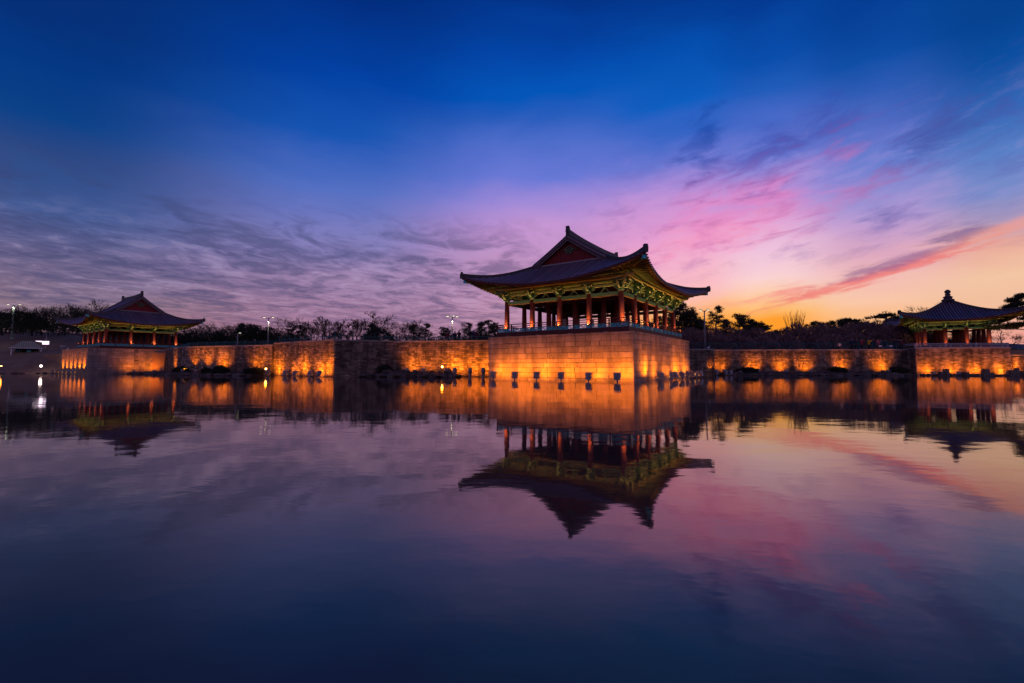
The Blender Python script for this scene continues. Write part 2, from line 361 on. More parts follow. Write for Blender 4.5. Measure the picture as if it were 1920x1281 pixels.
# ---------------------------------------------------------------- water
def water_mat():
    m = bpy.data.materials.new('pond_water'); m.use_nodes = True; t = m.node_tree; b = t.nodes['Principled BSDF']
    b.inputs['Base Color'].default_value = (.082, .050, .040, 1); b.inputs['Roughness'].default_value = .036
    b.inputs['IOR'].default_value = WATER_IOR; b.inputs['Specular Tint'].default_value = (1., .55, .27, 1); b.inputs['Specular IOR Level'].default_value = .5
    tc_ = t.nodes.new('ShaderNodeTexCoord')
    acc = None
    for sc, amp, det, st in ((.42, .0040, 2, (1, 1.25, 1)), (1.9, .0011, 3, (.8, 1.3, 1)), (6.5, .00016, 2, (.7, 1.2, 1))):
        mp = t.nodes.new('ShaderNodeMapping'); mp.inputs['Scale'].default_value = st; mp.inputs['Rotation'].default_value = (0, 0, .35)
        t.links.new(tc_.outputs['Object'], mp.inputs[0])
        n = t.nodes.new('ShaderNodeTexNoise'); n.inputs['Scale'].default_value = sc; n.inputs['Detail'].default_value = det; n.inputs['Roughness'].default_value = .5
        t.links.new(mp.outputs[0], n.inputs['Vector'])
        k = t.nodes.new('ShaderNodeMath'); k.operation = 'MULTIPLY'; t.links.new(n.outputs[0], k.inputs[0]); k.inputs[1].default_value = amp
        if acc is None: acc = k.outputs[0]
        else:
            s = t.nodes.new('ShaderNodeMath'); s.operation = 'ADD'; t.links.new(acc, s.inputs[0]); t.links.new(k.outputs[0], s.inputs[1]); acc = s.outputs[0]
    bp = t.nodes.new('ShaderNodeBump'); bp.inputs['Strength'].default_value = 1; bp.inputs['Distance'].default_value = WAVE
    t.links.new(acc, bp.inputs['Height']); t.links.new(bp.outputs[0], b.inputs['Normal'])
    return m
WATER_IOR = 2.35; WAVE = 1.85
w = MB(); w.add([(-900,-300,0),(900,-300,0),(900,130,0),(-900,130,0)], [(0,1,2,3)])
tag(w.build('pond_water', water_mat()), 'calm dark pond mirroring the sunset sky', None, None, 'structure')

# ---------------------------------------------------------------- land
A0 = rad(55.35)
RV = Vector((math.cos(A0), math.sin(A0), 0)); LV = Vector((-math.sin(A0), math.cos(A0), 0))
MC = Vector((10.653, 40, 0)); ML, MR, MZ = 16.036, 19.669, 4.46           # main stone platform: near corner, sides, top
LC = Vector((-71, 76.5, 0)); LL, LR, LZ = 16.8, 12.0, 4.46               # platform on the far side of the pond
TC0, TC1, TZ = Vector((59.5,67.3,0)), Vector((71.5,65.5,0)), 4.1          # terrace of the small pavilion
land_pts = [(-1500,112),(-150,112),(-104,97),(-86.5,89),(-82,88),(-70.9,80),(-63,86),(-53.2,74.6),(-43,70.1),(-35,67.6),(-22.4,59.2),(-15.9,62.2),(-6.9,60.2),(-2.9,59.3),(4.2,58.2),
    (9.5,64.5),(12,70),(29.8,70),(31.2,71.3),(59.8,69.5),(60.5,68.4),(71.3,66.4),(73.5,68.6),(95,76),(1500,150),(1500,2500),(-1500,2500)]
import bmesh
def flat(name, pts, z, mat, zb):
    bm = bmesh.new(); vs = [bm.verts.new((x, y, z)) for x, y in pts]; f = bm.faces.new(vs)
    if f.normal.z < 0: f.normal_flip()
    r = bmesh.ops.extrude_face_region(bm, geom=[f]); 
    for e in r['geom']:
        if isinstance(e, bmesh.types.BMVert): e.co.z = zb
    bmesh.ops.triangulate(bm, faces=bm.faces[:]); bmesh.ops.recalc_face_normals(bm, faces=bm.faces[:])
    me = bpy.data.meshes.new(name); bm.to_mesh(me); bm.free(); me.materials.append(mat)
    o = bpy.data.objects.new(name, me); COL.objects.link(o); return o
tag(flat('ground', land_pts, 3.86, MT['grass'], -.4), 'level park ground behind the pond walls', None, None, 'structure')
def hfield(name, x0, x1, y0, y1, nx, ny, fn, mat, label):
    P = [[(x0+(x1-x0)*i/nx, y0+(y1-y0)*j/ny, 0) for i in range(nx+1)] for j in range(ny+1)]
    P = [[(x, y, fn(x, y)) for x, y, _ in row] for row in P]
    o = MB().grid(P).build(name, mat); return tag(o, label, None, None, 'structure')
def sst(a, b, x):
    t = min(1, max(0, (x-a)/(b-a))); return t*t*(3-2*t)
def bump2(x, y): return math.sin(x*.31+y*.17)*.5+math.sin(x*.13-y*.29+2)*.5
# grassy bank on the far left and the mound behind it
def bank_z(x, y):
    shore = 85.5 + (x+84)*.30 if x < -84 else 85.5 + (x+84)*-.1
    d = y - shore
    return -.25 + 4.75*sst(-.5, 15, d) + .18*bump2(x*3, y*3)*sst(0, 3, d)
hfield('grass_bank', -170, -83.6, 62, 118, 60, 40, bank_z, MT['grass'], 'dry grassy bank sloping down to the pond')
def hill_z(x, y): return 3.7 + 8.2*sst(-78, -125, x)*sst(104, 142, y) + .5*bump2(x*.5, y*.5)*sst(104, 130, y)
hfield('hill', -420, -70, 100, 330, 50, 40, hill_z, MT['grass'], 'brown grass mound behind the kiosk')
# distant mountains
def ridge(name, pts, y, depth, label):
    P0 = [(x, y, 0) for x, z in pts]; P1 = [(x, y+depth*.5, z) for x, z in pts]; P2 = [(x, y+depth, 0) for x, z in pts]
    tag(MB().grid([P0, P1, P2]).build(name, MT['mountain']), label, None, None, 'structure')
ridge('mountain', [(500,12),(900,30),(1060,46),(1150,52),(1230,44),(1330,62),(1450,74),(1600,68),(1900,90),(2400,60)], 1150, 500, 'far blue mountain ridge beyond the right bank')

# ---------------------------------------------------------------- stone walls
def frustum(m, o, d, n, x0, x1, z0, z1, pr, ch, back=-.12, mi=0):
    """one dressed block: face proud by pr, chamfered by ch; o origin, d along, n outward"""
    def P(x, z, q): return (o[0]+d[0]*x+n[0]*q, o[1]+d[1]*x+n[1]*q, z)
    vs = [P(x0,z0,back),P(x1,z0,back),P(x1,z1,back),P(x0,z1,back),
          P(x0,z0,pr-ch),P(x1,z0,pr-ch),P(x1,z1,pr-ch),P(x0,z1,pr-ch),
          P(x0+ch,z0+ch,pr),P(x1-ch,z0+ch,pr),P(x1-ch,z1-ch,pr),P(x0+ch,z1-ch,pr)]
    fs = [(8,9,10,11)]
    for a, b in ((4,8),(0,4)):
        for i in range(4):
            j = (i+1) % 4; fs.append((a+i, a+j, b+j, b+i))
    flip = d[0]*n[1]-d[1]*n[0] > 0
    m.add(vs, [f[::-1] for f in fs] if flip else fs, mi)
def face_dirs(p0, p1):
    d = Vector((p1[0]-p0[0], p1[1]-p0[1], 0)); L = d.length; d.normalize(); n = Vector((d.y, -d.x, 0))
    if n.dot(Vector((-p0[0], -p0[1], 0))) < 0: n = -n
    return d, n, L
def courses(z0, z1, hs, r):
    z = z0; out = []
    while z < z1 - hs*.55:
        h = hs*r.uniform(.7, 1.35); h = h if z+h < z1-hs*.5 else z1-z
        out.append((z, z+h)); z += h
    return out
def coursing(L, bl, r, lo=.6, hi=1.45):
    xs = [0.]; 
    while xs[-1] < L - bl*.7: xs.append(xs[-1]+bl*r.uniform(lo, hi))
    xs[-1] = L; return xs
def masonry_face(mb, p0, p1, z0, z1, hs, bl, r, gap=.018, pr=.06, ch=.024, skip=.0):
    d, n, L = face_dirs(p0, p1)
    for za, zb in courses(z0, z1, hs, r):
        xs = coursing(L, bl, r)
        for a, b in zip(xs, xs[1:]):
            if r.random() < skip: continue
            frustum(mb, p0, d, n, a+gap, b-gap, za+gap, zb-gap, r.uniform(-.2, 1)*pr, ch*r.uniform(.6, 1.5))
def core(mb, p0, p1, z0, z1, t=.7, mi=0):
    d, n, L = face_dirs(p0, p1); q = [Vector(p0)-n*.04, Vector(p1)-n*.04, Vector(p1)-n*t, Vector(p0)-n*t]
    vs = [(p.x, p.y, z0) for p in q]+[(p.x, p.y, z1) for p in q]
    fs = [(0,1,2,3),(7,6,5,4),(0,4,5,1),(1,5,6,2),(2,6,7,3),(3,7,4,0)]
    if (q[1]-q[0]).cross(q[2]-q[0]).z > 0: fs = [f[::-1] for f in fs]
    mb.add(vs, fs, mi)
def copings(parent, p0, p1, z, r, l=1.05, h=.2, out=.1, w=.62, mat='coping'):
    d, n, L = face_dirs(p0, p1); xs = coursing(L, l, r, .75, 1.2)
    for a, b in zip(xs, xs[1:]):
        c = Vector(p0)+d*((a+b)/2)+n*(out-w/2); m = MB()
        m.box((c.x, c.y, z+h/2+r.uniform(-.015, .015)), (b-a-.02, w, h), 0, math.atan2(d.y, d.x), .985)
        m.build('coping_stone', MT[mat], parent)
def stone_wall(name, label, pts, ztop, hs, bl, mat, seed, zb=-.5, coping=True, group=None, tops=None):
    r = random.Random(seed); t = thing(name, label, 'wall', (pts[0][0], pts[0][1], 0), 0, group)
    off = Vector((pts[0][0], pts[0][1], 0)); lp = [Vector((p[0], p[1], 0))-off for p in pts]
    # children are built in the thing's own coordinates
    mb, cb = MB(), MB()
    for i in range(len(pts)-1):
        a, b = Vector((*pts[i],0)), Vector((*pts[i+1],0))
        masonry_face(mb, a, b, zb, ztop, hs, bl, r); core(cb, a, b, zb, ztop-.01)
    for q in (mb, cb): q.v = [(x-off.x, y-off.y, z) for x, y, z in q.v]
    tag(mb.build('masonry', MT[mat], t), kind='stuff'); cb.build('wall_core', MT['joint'], t)
    if coping:
        for i in range(len(pts)-1):
            n0 = len(t.children)
            d, n, L = face_dirs(pts[i], pts[i+1]); xs = coursing(L, 1.05, r, .75, 1.2)
            for a, b in zip(xs, xs[1:]):
                c = Vector((*pts[i],0))+d*((a+b)/2)+n*(.09-.3)-off; m = MB()
                m.box((c.x, c.y, ztop+.1+r.uniform(-.015,.015)), (b-a-.02, .6, .2), 0, math.atan2(d.y, d.x), .985)
                m.build('coping_stone', MT['coping'], t)
    return t
W_left = stone_wall('stone_wall', 'long block wall from the left pavilion platform to the projecting bastion', [(-63.9,84.0),(-53.4,73.9),(-43.1,69.5),(-35.2,66.9)], 4.32, .24, .62, 'brickstone', 3)
W_bast = stone_wall('stone_bastion', 'projecting wall corner, lit orange on one side and dark on the other', [(-35.1,67.35),(-22.8,58.45),(-16.0,61.7)], 4.62, .24, .66, 'brickstone', 5)
W_mid = stone_wall('stone_wall', 'block wall lit orange running up to the main platform, visitors standing above', [(-16.0,61.55),(-6.9,59.6),(-2.9,58.75),(4.0,57.7)], 4.55, .235, .55, 'brickstone', 7)
W_but = stone_wall('stone_buttress', 'short darker wall end with a narrow lit face just right of the main platform', [(12,69.3),(29.4,69.3),(31.0,69.9)], 3.8, .23, .5, 'oldstone', 9)
W_right = stone_wall('stone_wall', 'long wall with six round orange light patches in front of the thicket', [(31.1,71.0),(59.9,69.1)], 3.76, .24, .5, 'oldstone', 13)
W_far = stone_wall('stone_wall', 'low wall end lit orange beyond the small pavilion terrace', [(72.6,67.6),(96,75.5)], 2.9, .22, .6, 'brickstone', 15)

# main platform: every dressed stone its own part
def platform_stones(parent, off, p0, p1, z0, z1, hs, bl, r, mat, first=None):
    d, n, L = face_dirs(p0, p1); cnt = 0
    for za, zb in courses(z0, z1, hs, r):
        xs = coursing(L if first is None else first, bl, r, .55, 1.5)
        for a, b in zip(xs, xs[1:]):
            m = MB(); frustum(m, Vector(p0)-off, d, n, a+.014, b-.014, za+.014, zb-.014, r.uniform(.0, .022), .016, -.10)
            m.build('stone', MT[mat], parent); cnt += 1
    return cnt
def solid(mb, quad, z0, z1, off, mi=0):
    vs = [(p.x-off.x, p.y-off.y, z0) for p in quad]+[(p.x-off.x, p.y-off.y, z1) for p in quad]
    fs = [(0,1,2,3),(7,6,5,4),(0,4,5,1),(1,5,6,2),(2,6,7,3),(3,7,4,0)]
    if (quad[1]-quad[0]).cross(quad[2]-quad[0]).z > 0: fs = [f[::-1] for f in fs]
    mb.add(vs, fs, mi)
r = random.Random(21)
mp = thing('stone_platform', 'tall pink granite platform under the main pavilion, glowing orange at its foot', 'platform', MC)
A, B, C_ = MC, MC+LV*ML, MC+RV*MR
platform_stones(mp, MC, A, B, -.15, MZ-.20, .46, 1.62, r, 'granite')
platform_stones(mp, MC, A, C_, -.15, MZ-.20, .46, 1.62, r, 'granite')
q = MB(); i_ = .05
solid(q, [A+(LV+RV)*i_, B+(RV-LV)*i_, B+(RV*(MR-i_)-LV*i_), C_+(LV-RV)*i_], -.6, MZ-.21, MC); q.build('platform_core', MT['joint'], mp)
for p0, p1 in ((A, B), (A, C_)):
    d, n, L = face_dirs(p0, p1); xs = coursing(L, 2.1, r, .8, 1.15)
    if p0 is A and p1 is C_: pass
    for a, b in zip(xs, xs[1:]):
        a2 = a + (.62 if (a == 0 and p1 is C_) else 0)
        m = MB(); c = p0-MC+d*((a2+b)/2)-n*.27
        m.box((c.x, c.y, MZ-.1), (b-a2-.012, .66, .2), 0, math.atan2(d.y, d.x), .992); m.build('cap_stone', MT['granite'], mp)
q = MB(); solid(q, [A+(LV+RV)*.5, B+RV*.5-LV*.0, B+RV*MR, C_+LV*.5], MZ-.2, MZ-.012, MC); q.build('platform_paving', MT['granite'], mp)

# left platform
r = random.Random(22)
lp = thing('stone_platform', 'stone platform under the left pavilion, its narrow end glowing orange', 'platform', LC)
A, B, C_ = LC, LC+LV*LL, LC+RV*LR
m = MB(); masonry_face(m, A, B, -.3, LZ-.2, .42, 1.3, r, .01, .02); masonry_face(m, A+RV*6.2, C_+RV*1, -.3, LZ-.2, .30, .62, r, .012, .05, .03, .02)
m.v = [(x-LC.x, y-LC.y, z) for x, y, z in m.v]; tag(m.build('masonry', MT['ashlar'], lp), kind='stuff')
platform_stones(lp, LC, A, A+RV*6.2, -.3, LZ-.2, .45, 1.05, r, 'ashlar')
q = MB(); solid(q, [A+(LV+RV)*.05, B+(RV-LV)*.05, B+RV*(LR+3)-LV*.05, C_+RV*3+LV*.05], -.6, LZ-.21, LC); q.build('platform_core', MT['joint'], lp)
q = MB(); solid(q, [A-(LV+RV)*.03, B-RV*.03, B+RV*(LR+3), C_+RV*3-LV*.03], LZ-.2, LZ, LC); q.build('cap_slab', MT['granite'], lp)

# right terrace
r = random.Random(23)
tt = thing('stone_terrace', 'brick-like stone terrace carrying the small pavilion, lit orange along its foot', 'terrace', TC0)
TB0, TB1 = TC0+Vector((1.6, 9.2, 0)), TC1+Vector((8.4, 7.7, 0))
m = MB(); masonry_face(m, TC0, TC1, -.3, TZ-.18, .19, .52, r, .008, .018, .01); masonry_face(m, TC0, TB0, -.3, TZ-.18, .19, .52, r, .008, .018, .01)
m.v = [(x-TC0.x, y-TC0.y, z) for x, y, z in m.v]; tag(m.build('masonry', MT['brickstone'], tt), kind='stuff')
q = MB(); solid(q, [TC0+Vector((.05,.05,0)), TC1+Vector((-.0,.05,0)), TB1, TB0], -.6, TZ-.19, TC0); q.build('terrace_core', MT['joint'], tt)
q = MB(); solid(q, [TC0+Vector((-.08,-.08,0)), TC1+Vector((.1,-.08,0)), TB1+Vector((0,.1,0)), TB0+Vector((-.1,.1,0))], TZ-.18, TZ, TC0); q.build('cap_slab', MT['coping'], tt)
# ---------------------------------------------------------------- pavilions
def arm_poly(L, h, tongue=0.):
    p = [(-L*.55, h), (-L*.55, h*.5), (-L*.45, h*.12), (-L*.3, 0), (L-.3, 0), (L-.12, h*.18), (L-.03, h*.5)]
    if tongue: p += [(L+tongue*.55, h*.62), (L+tongue, h*1.35), (L+tongue*.45, h*1.08)]
    p += [(L, h)]
    return p
def sym_poly(L, h):
    return [(-L, h), (-L, h*.45), (-L+.1, h*.14), (-L+.26, 0), (L-.26, 0), (L-.1, h*.14), (L, h*.45), (L, h)]
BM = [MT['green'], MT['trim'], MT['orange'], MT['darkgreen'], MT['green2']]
UX, UY, UZ = (1,0,0), (0,1,0), (0,0,1)
def bracket_meshes(k):
    """capital, outward arms, cross arms and bearing blocks, scaled by k; outward is -Y"""
    cap = MB(); cap.box((0,0,.17*k), (.56*k,.56*k,.16*k), 0); cap.box((0,0,.045*k), (.40*k,.40*k,.09*k), 1)
    o1 = MB().prism([(a*k, b*k) for a, b in arm_poly(.56,.24,.20)], (0,0,.25*k), (0,-1,0), UZ, .21*k, 0, 4)
    o2 = MB().prism([(a*k, b*k) for a, b in arm_poly(.86,.24,.28)], (0,0,.58*k), (0,-1,0), UZ, .21*k, 0, 4)
    o3 = MB().prism([(a*k, b*k) for a, b in arm_poly(1.0,.22,.20)], (0,0,.90*k), (0,-1,0), UZ, .20*k, 0, 4)
    c1 = MB().prism([(a*k, b*k) for a, b in sym_poly(.62,.22)], (0,0,.27*k), UX, UZ, .20*k, 0, 1)
    c2 = MB().prism([(a*k, b*k) for a, b in sym_poly(.88,.22)], (0,0,.60*k), UX, UZ, .20*k, 0, 1)
    c3 = MB().prism([(a*k, b*k) for a, b in sym_poly(.58,.20)], (0,-.62*k,.62*k), UX, UZ, .14*k, 0, 1)
    c4 = MB().prism([(a*k, b*k) for a, b in sym_poly(.62,.18)], (0,-1.05*k,.86*k), UX, UZ, .14*k, 0, 1)
    bl = MB()
    bl.box((0,0,.06*k), (.24*k,.24*k,.12*k), 0); bl.box((0,0,.02*k), (.17*k,.17*k,.04*k), 1)
    M_ = lambda s, n: s.mesh(n, BM)
    return M_(cap,'capital'), [M_(o1,'out_arm'), M_(o2,'out_arm'), M_(o3,'out_arm')], [M_(c1,'cross_arm'), M_(c2,'cross_arm')], [M_(c3,'cross_arm'), M_(c4,'cross_arm')], M_(bl,'bearing_block')
def pavilion(name, label, center, rot, zt, nx, ny, cx, cy, ct, ov, gable=True, Dg=4.9, Pa=.484, Pb=.0115, P0=1.18, S0=.96, lift=1.35, kout=.75,
             deck=None, cr=.26, k=1., fine=True, inner=True, rail=None, tile_pitch=.42, sl=.30):
    T = thing(name, label, 'pavilion', (center.x, center.y, zt), rot)
    Ux, Uy = cx+ov, cy+ov; Lc = min(Ux, Uy)
    Dm = Dg if gable else Uy*.8
    zP, zS = ct+P0, ct+S0
    e = lambda a: max(0., 1-max(a,0)/Lc)**2.3
    h = lambda d: max(0., 1-max(d,0)/Dm)
    def disp(x, y):
        ax, ay = Ux-abs(x), Uy-abs(y)
        return (math.copysign(1,x)*kout*e(ay)*h(ax), math.copysign(1,y)*kout*e(ax)*h(ay), lift*e(max(ax,ay))*h(min(ax,ay))**1.15)
    def top(x, y, up=False, dz=0.):
        ax, ay = Ux-abs(x), Uy-abs(y); D = ay if (up or not gable and False) else min(ax, ay)
        D = max(D, -.1)
        dx, dy, l = disp(x, y) if not up else (0, 0, lift*e(max(ax,ay))*h(min(ax,ay))**1.15)
        return Vector((x+dx, y+dy, zP+Pa*D+Pb*D*D+l+dz))
    def under(x, y, dz=0.):
        ax, ay = Ux-abs(x), Uy-abs(y); D = min(ax, ay); dx, dy, l = disp(x, y)
        return Vector((x+dx, y+dy, zS+sl*D+l+dz))
    Dend = Uy
    xr = Ux-Dg if gable else 0.
    vo = .42
    # ---- roof skin
    mb = MB(); NS, ND = 40, 8
    def side_grid(axis, sg, fn, D1):
        P = []
        for j in range(ND+1):
            D = D1*j/ND; row = []
            half = (Ux if axis == 'y' else Uy) - D
            for i in range(NS+1):
                u = -half+2*half*i/NS
                row.append(fn(u, sg*(Uy-D)) if axis == 'y' else fn(sg*(Ux-D), u))
            P.append(row)
        return P
    Dskin = Dg if gable else Uy-.02
    for axis in 'xy':
        for sg in (-1, 1):
            fl = (axis == 'y') == (sg > 0)
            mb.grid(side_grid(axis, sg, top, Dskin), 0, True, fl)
            g = side_grid(axis, sg, under, ov+.7); mb.grid(g, 1, True, not fl)
            a = side_grid(axis, sg, top, Dskin)[0]; b = g[0]; mb.grid([a, b], 2, True, not fl)
    if gable:
        for sg in (-1, 1):
            P = []
            for j in range(ND+1):
                D = Dg+(Uy-Dg)*j/ND
                P.append([top(-xr-vo+2*(xr+vo)*i/NS, sg*(Uy-D), True) for i in range(NS+1)])
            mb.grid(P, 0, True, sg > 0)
            Pd = [[p-Vector((0,0,.22)) for p in row] for row in P]; mb.grid(Pd, 2, True, sg < 0)
            for c_ in (0, NS): mb.grid([[row[c_] for row in P], [row[c_] for row in Pd]], 2, False)
    roof = mb.build('roof', [MT['pan_shade'], MT['soffit'], MT['darkred']], T)
    # ---- rows of convex tiles
    tr = MB()
    def tile_row(path, nrm, r_=.11):
        vs, fs = [], []; n = 4
        for p in path:
            for j in range(n+1):
                t = math.pi*j/n; vs.append(p + nrm*(r_*math.cos(t)) + Vector((0,0,r_*1.1*math.sin(t)-.01)))
        for i in range(len(path)-1):
            for j in range(n): fs.append((i*(n+1)+j, (i+1)*(n+1)+j, (i+1)*(n+1)+j+1, i*(n+1)+j+1))
        fs.append(tuple(range(n+1)))
        tr.add(vs, fs, 0, True)
    for axis in 'xy':
        U = Ux if axis == 'y' else Uy; W = Uy if axis == 'y' else Ux
        nrm = Vector((1,0,0)) if axis == 'y' else Vector((0,1,0))
        cnt = int(2*(U-.15)/tile_pitch)
        for sg in (-1, 1):
            for i in range(cnt+1):
                u = -(U-.15)+2*(U-.15)*i/cnt; a = U-abs(u)
                up = gable and axis == 'y' and a >= Dg
                D1 = Uy if up else min(a, Dg if (gable and axis == 'x') else W)
                if gable and axis == 'y' and Dg-vo <= a < Dg: D1 = Dg-.05
                m_ = max(3, int(D1/.7)+1); path = []
                for j in range(m_+1):
                    D = -.07+(D1+.07)*j/m_
                    q = (u, sg*(W-D)) if axis == 'y' else (sg*(W-D), u)
                    path.append(top(q[0], q[1], up and D >= Dg))
                tile_row(path, nrm)
        if gable and axis == 'y':
            for sg in (-1, 1):
                for xx in [s_*(xr+vo*f_) for s_ in (-1,1) for f_ in (.1,.9)]:
                    tile_row([top(xx, sg*(Uy-(Dg+(Uy-Dg)*j/8)), True) for j in range(9)], nrm)
    tag(tr.build('tile_rows', MT['tile'], T), kind='stuff')
    # ---- ridges
    rd = MB()
    if gable:
        pts = [Vector((x, 0, top(0, 0, True).z-.16+.26*abs(x/(xr+vo))**2.6)) for x in [-(xr+vo)+(xr+vo)*2*i/16 for i in range(17)]]
        rd.ribbon(pts, .46, .62, 0); rd.ribbon([p+Vector((0,0,.62)) for p in pts], .30, .12, 0)
        rd.build('main_ridge', MT['tiledark'], T)
        for s in (-1, 1):
            e_ = pts[0] if s < 0 else pts[-1]
            m = MB().prism([(-.20,0),(.26,0),(.26,.22),(.18,.48),(.25,.66),(.02,.68),(-.08,.55),(-.18,.25)], e_+Vector((-s*.12,0,.34)), (s,0,0), UZ, .34, 0)
            m.build('ridge_ornament', MT['tiledark'], T)
    for sx_ in (-1, 1):
        for sy in (-1, 1):
            m = MB()
            if gable:
                pts = [top(sx_*(xr+vo*.55), sy*(Uy-(Uy-.1-(Uy-.1-Dg+.1)*j/8)), True, -.08) for j in range(9)]
                m.ribbon(pts, .36, .40, 0); m.build('descent_ridge', MT['tiledark'], T); m = MB()
            Dh = (Dg+.1 if gable else Uy-.35)
            pts = [top(sx_*(Ux-D), sy*(Uy-D), False, -.08) for D in [Dh-(Dh+.02)*j/14 for j in range(15)]]
            hh = [.40+.10*max(0,(j-9)/5) for j in range(15)]
            m.ribbon(pts, .36, hh, 0)
            d = (pts[-1]-pts[-2]).normalized()
            m.prism([(-.18,0),(.16,-.05),(.20,.34),(.10,.66),(-.14,.62)], pts[-1]+Vector((0,0,.0)), Vector((d.x,d.y,0)).normalized(), UZ, .32, 0)
            m.build('hip_ridge', MT['tiledark'], T)
    if not gable:
        z0 = zP+Pa*Uy+Pb*Uy*Uy-.25
        prof = [(.72,0),(.80,.22),(.78,.42),(.55,.50),(.50,.66),(.62,.74),(.58,.86),(.34,.98),(.30,1.12),(.40,1.24),(.30,1.32),(.24,1.38),(.36,1.52),(.40,1.68),(.34,1.84),(.18,1.97),(.05,2.04)]
        MB().lathe(prof, 16, (0,0,z0)).build('finial', MT['tiledark'], T)
    # ---- gable ends
    if gable:
        for s in (-1, 1):
            xg = s*xr; zb = top(s*(Ux-Dg), 0).z-.3; yb = Uy-Dg
            ys = [-yb+2*yb*i/24 for i in range(25)]; m = MB()
            P = [[Vector((xg, y, zb)) for y in ys], [Vector((xg, y, zP+Pa*(Uy-abs(y))+Pb*(Uy-abs(y))**2-.12)) for y in ys]]
            m.grid(P, 0, False, s < 0)
            for y in ys[1:-1]:
                zt_ = zP+Pa*(Uy-abs(y))+Pb*(Uy-abs(y))**2-.15
                if zt_ > zb+.3: m.box((xg+s*.02, y, (zb+zt_)/2), (.05, .06, zt_-zb), 0)
            m.build('gable_wall', MT['gablered'], T)
            for sy in (-1, 1):     # bargeboards and verge tile ends
                pts = [Vector((s*(xr+vo-.04), sy*(Uy-D), zP+Pa*D+Pb*D*D-.42)) for D in [Dg-.05+(Uy-Dg+.05)*j/10 for j in range(11)]]
                m = MB(); m.ribbon(pts, .07, .36, 0); m.build('bargeboard', MT['tiledark'], T)
                m = MB(); n_ = 22
                for j in range(n_):
                    D = Dg+(Uy-Dg)*(j+.5)/n_
                    c = Vector((s*(xr+vo), sy*(Uy-D), zP+Pa*D+Pb*D*D-.06)); m.tube([c-Vector((s*.12,0,0)), c+Vector((s*.05,0,0))], .075, 7, 0)
                    c2 = c+Vector((0,0,-.30)); m.box(c2, (.06,.10,.10), 0)
                tag(m.build('verge_tile_ends', MT['mortar'], T), kind='stuff')
            if fine or True:
                m = MB(); zc = zb+(top(0,0,True).z-zb)*.55; c = Vector((xg+s*.10, 0, zc)); R_ = .40*k
                m.tube([c+Vector((0, R_*math.cos(t), R_*math.sin(t))) for t in [2*math.pi*i/20 for i in range(21)]], .05, 5, 0, False)
                for i in range(6):
                    t = 2*math.pi*i/6; m.tube([c+Vector((0,.08*math.cos(t),.08*math.sin(t))), c+Vector((0,R_*.5*math.cos(t+.2),R_*.5*math.sin(t+.2))), c+Vector((0,R_*.9*math.cos(t),R_*.9*math.sin(t)))], [.03,.08,.03], 5, 0)
                for sy in (-1, 1): m.tube([c+Vector((0, sy*R_, 0)), c+Vector((0, sy*(R_+.25), .14)), c+Vector((0, sy*(R_+.5), -.05)), c+Vector((0, sy*(R_+.28), -.18))], [.05,.05,.045,.03], 5, 0)
                m.build('gable_emblem', MT['green'], T)
            m = MB(); zb2 = top(s*(Ux-Dg), 0).z
            m.ribbon([Vector((xg+s*.12, y, top(s*(Ux-Dg), y).z-.05)) for y in ys], .22, .16, 0); m.build('gable_sill', MT['mortar'], T)
    # ---- rafters
    sp = .42 if fine else .5
    fly = MB(); rj = MB()
    for axis in 'xy':
        U, W, cu, cw = (Ux, Uy, cx, cy) if axis == 'y' else (Uy, Ux, cy, cx)
        n = int(2*(U-.25)/sp)
        for sg in (-1, 1):
            for i in range(n+1):
                uo = -(U-.25)+2*(U-.25)*i/n; au = abs(uo); lim = cu-.3
                ui = math.copysign(lim+(au-lim)*.22 if au > lim else au, uo)
                def q(u, D): return (u, sg*(W-D)) if axis == 'y' else (sg*(W-D), u)
                Di = ov+.45; a = under(*q(uo, .42), -.10)
                bxy = q(ui, Di); ui_ = min(abs(ui), U-Di-.02) if au <= lim else abs(ui)
                b = under(bxy[0], bxy[1]); b.z = zS+sl*Di-.10
                m = MB() if fine else rj; m.tube([a, b], [.075, .085], 6, 0)
                if fine: m.build('rafter', MT['rafter'], T)
                f0 = under(*q(uo, .03), -.035); f1 = a.lerp(b, .32)+Vector((0,0,.12)); fly.bar(f0, f1, .09, .09, 0)
    tag(fly.build('flying_rafters', MT['flyraft'], T), kind='stuff')
    if not fine: tag(rj.build('rafters', MT['rafter'], T), kind='stuff')
    for sx_ in (-1, 1):
        for sy in (-1, 1):
            a = under(sx_*(Ux-.1), sy*(Uy-.1), -.16); b = Vector((sx_*(cx-.6), sy*(cy-.6), zS+sl*(ov+.6)-.2))
            m = MB(); m.bar(a, b, .26, .34, 0); m.bar(a+(a-b).normalized()*.02, a-(a-b).normalized()*.25, .30, .36, 1)
            m.build('hip_rafter', [MT['rafter'], MT['teal']], T)
    # ---- columns
    colm = MB().lathe([(cr*1.0,0),(cr*1.06,.5),(cr*1.08,1.2),(cr*1.0,2.2),(cr*.90,ct-(deck or 0)-.02)], 18).mesh('column', MT['redpaint'])
    basem = MB().lathe([(cr*1.5,0),(cr*1.5,.06),(cr*1.25,.14)], 14).mesh('column_base', MT['coping'])
    dz = deck or 0.
    xs = [-cx+2*cx*i/nx for i in range(nx+1)]; ys = [-cy+2*cy*j/ny for j in range(ny+1)]
    per = []
    for i, x in enumerate(xs):
        for j, y in enumerate(ys):
            edge = i in (0, nx) or j in (0, ny)
            if edge or (inner and (i in (1, nx-1) or j in (1, ny-1))):
                c = put('column', colm, T, (x, y, dz)); put('column_base', basem, c, (0,0,.003))
            if edge: per.append((x, y, i, j))
    # ---- brackets
    cap, outs, cr1, cr2, blk = bracket_meshes(k)
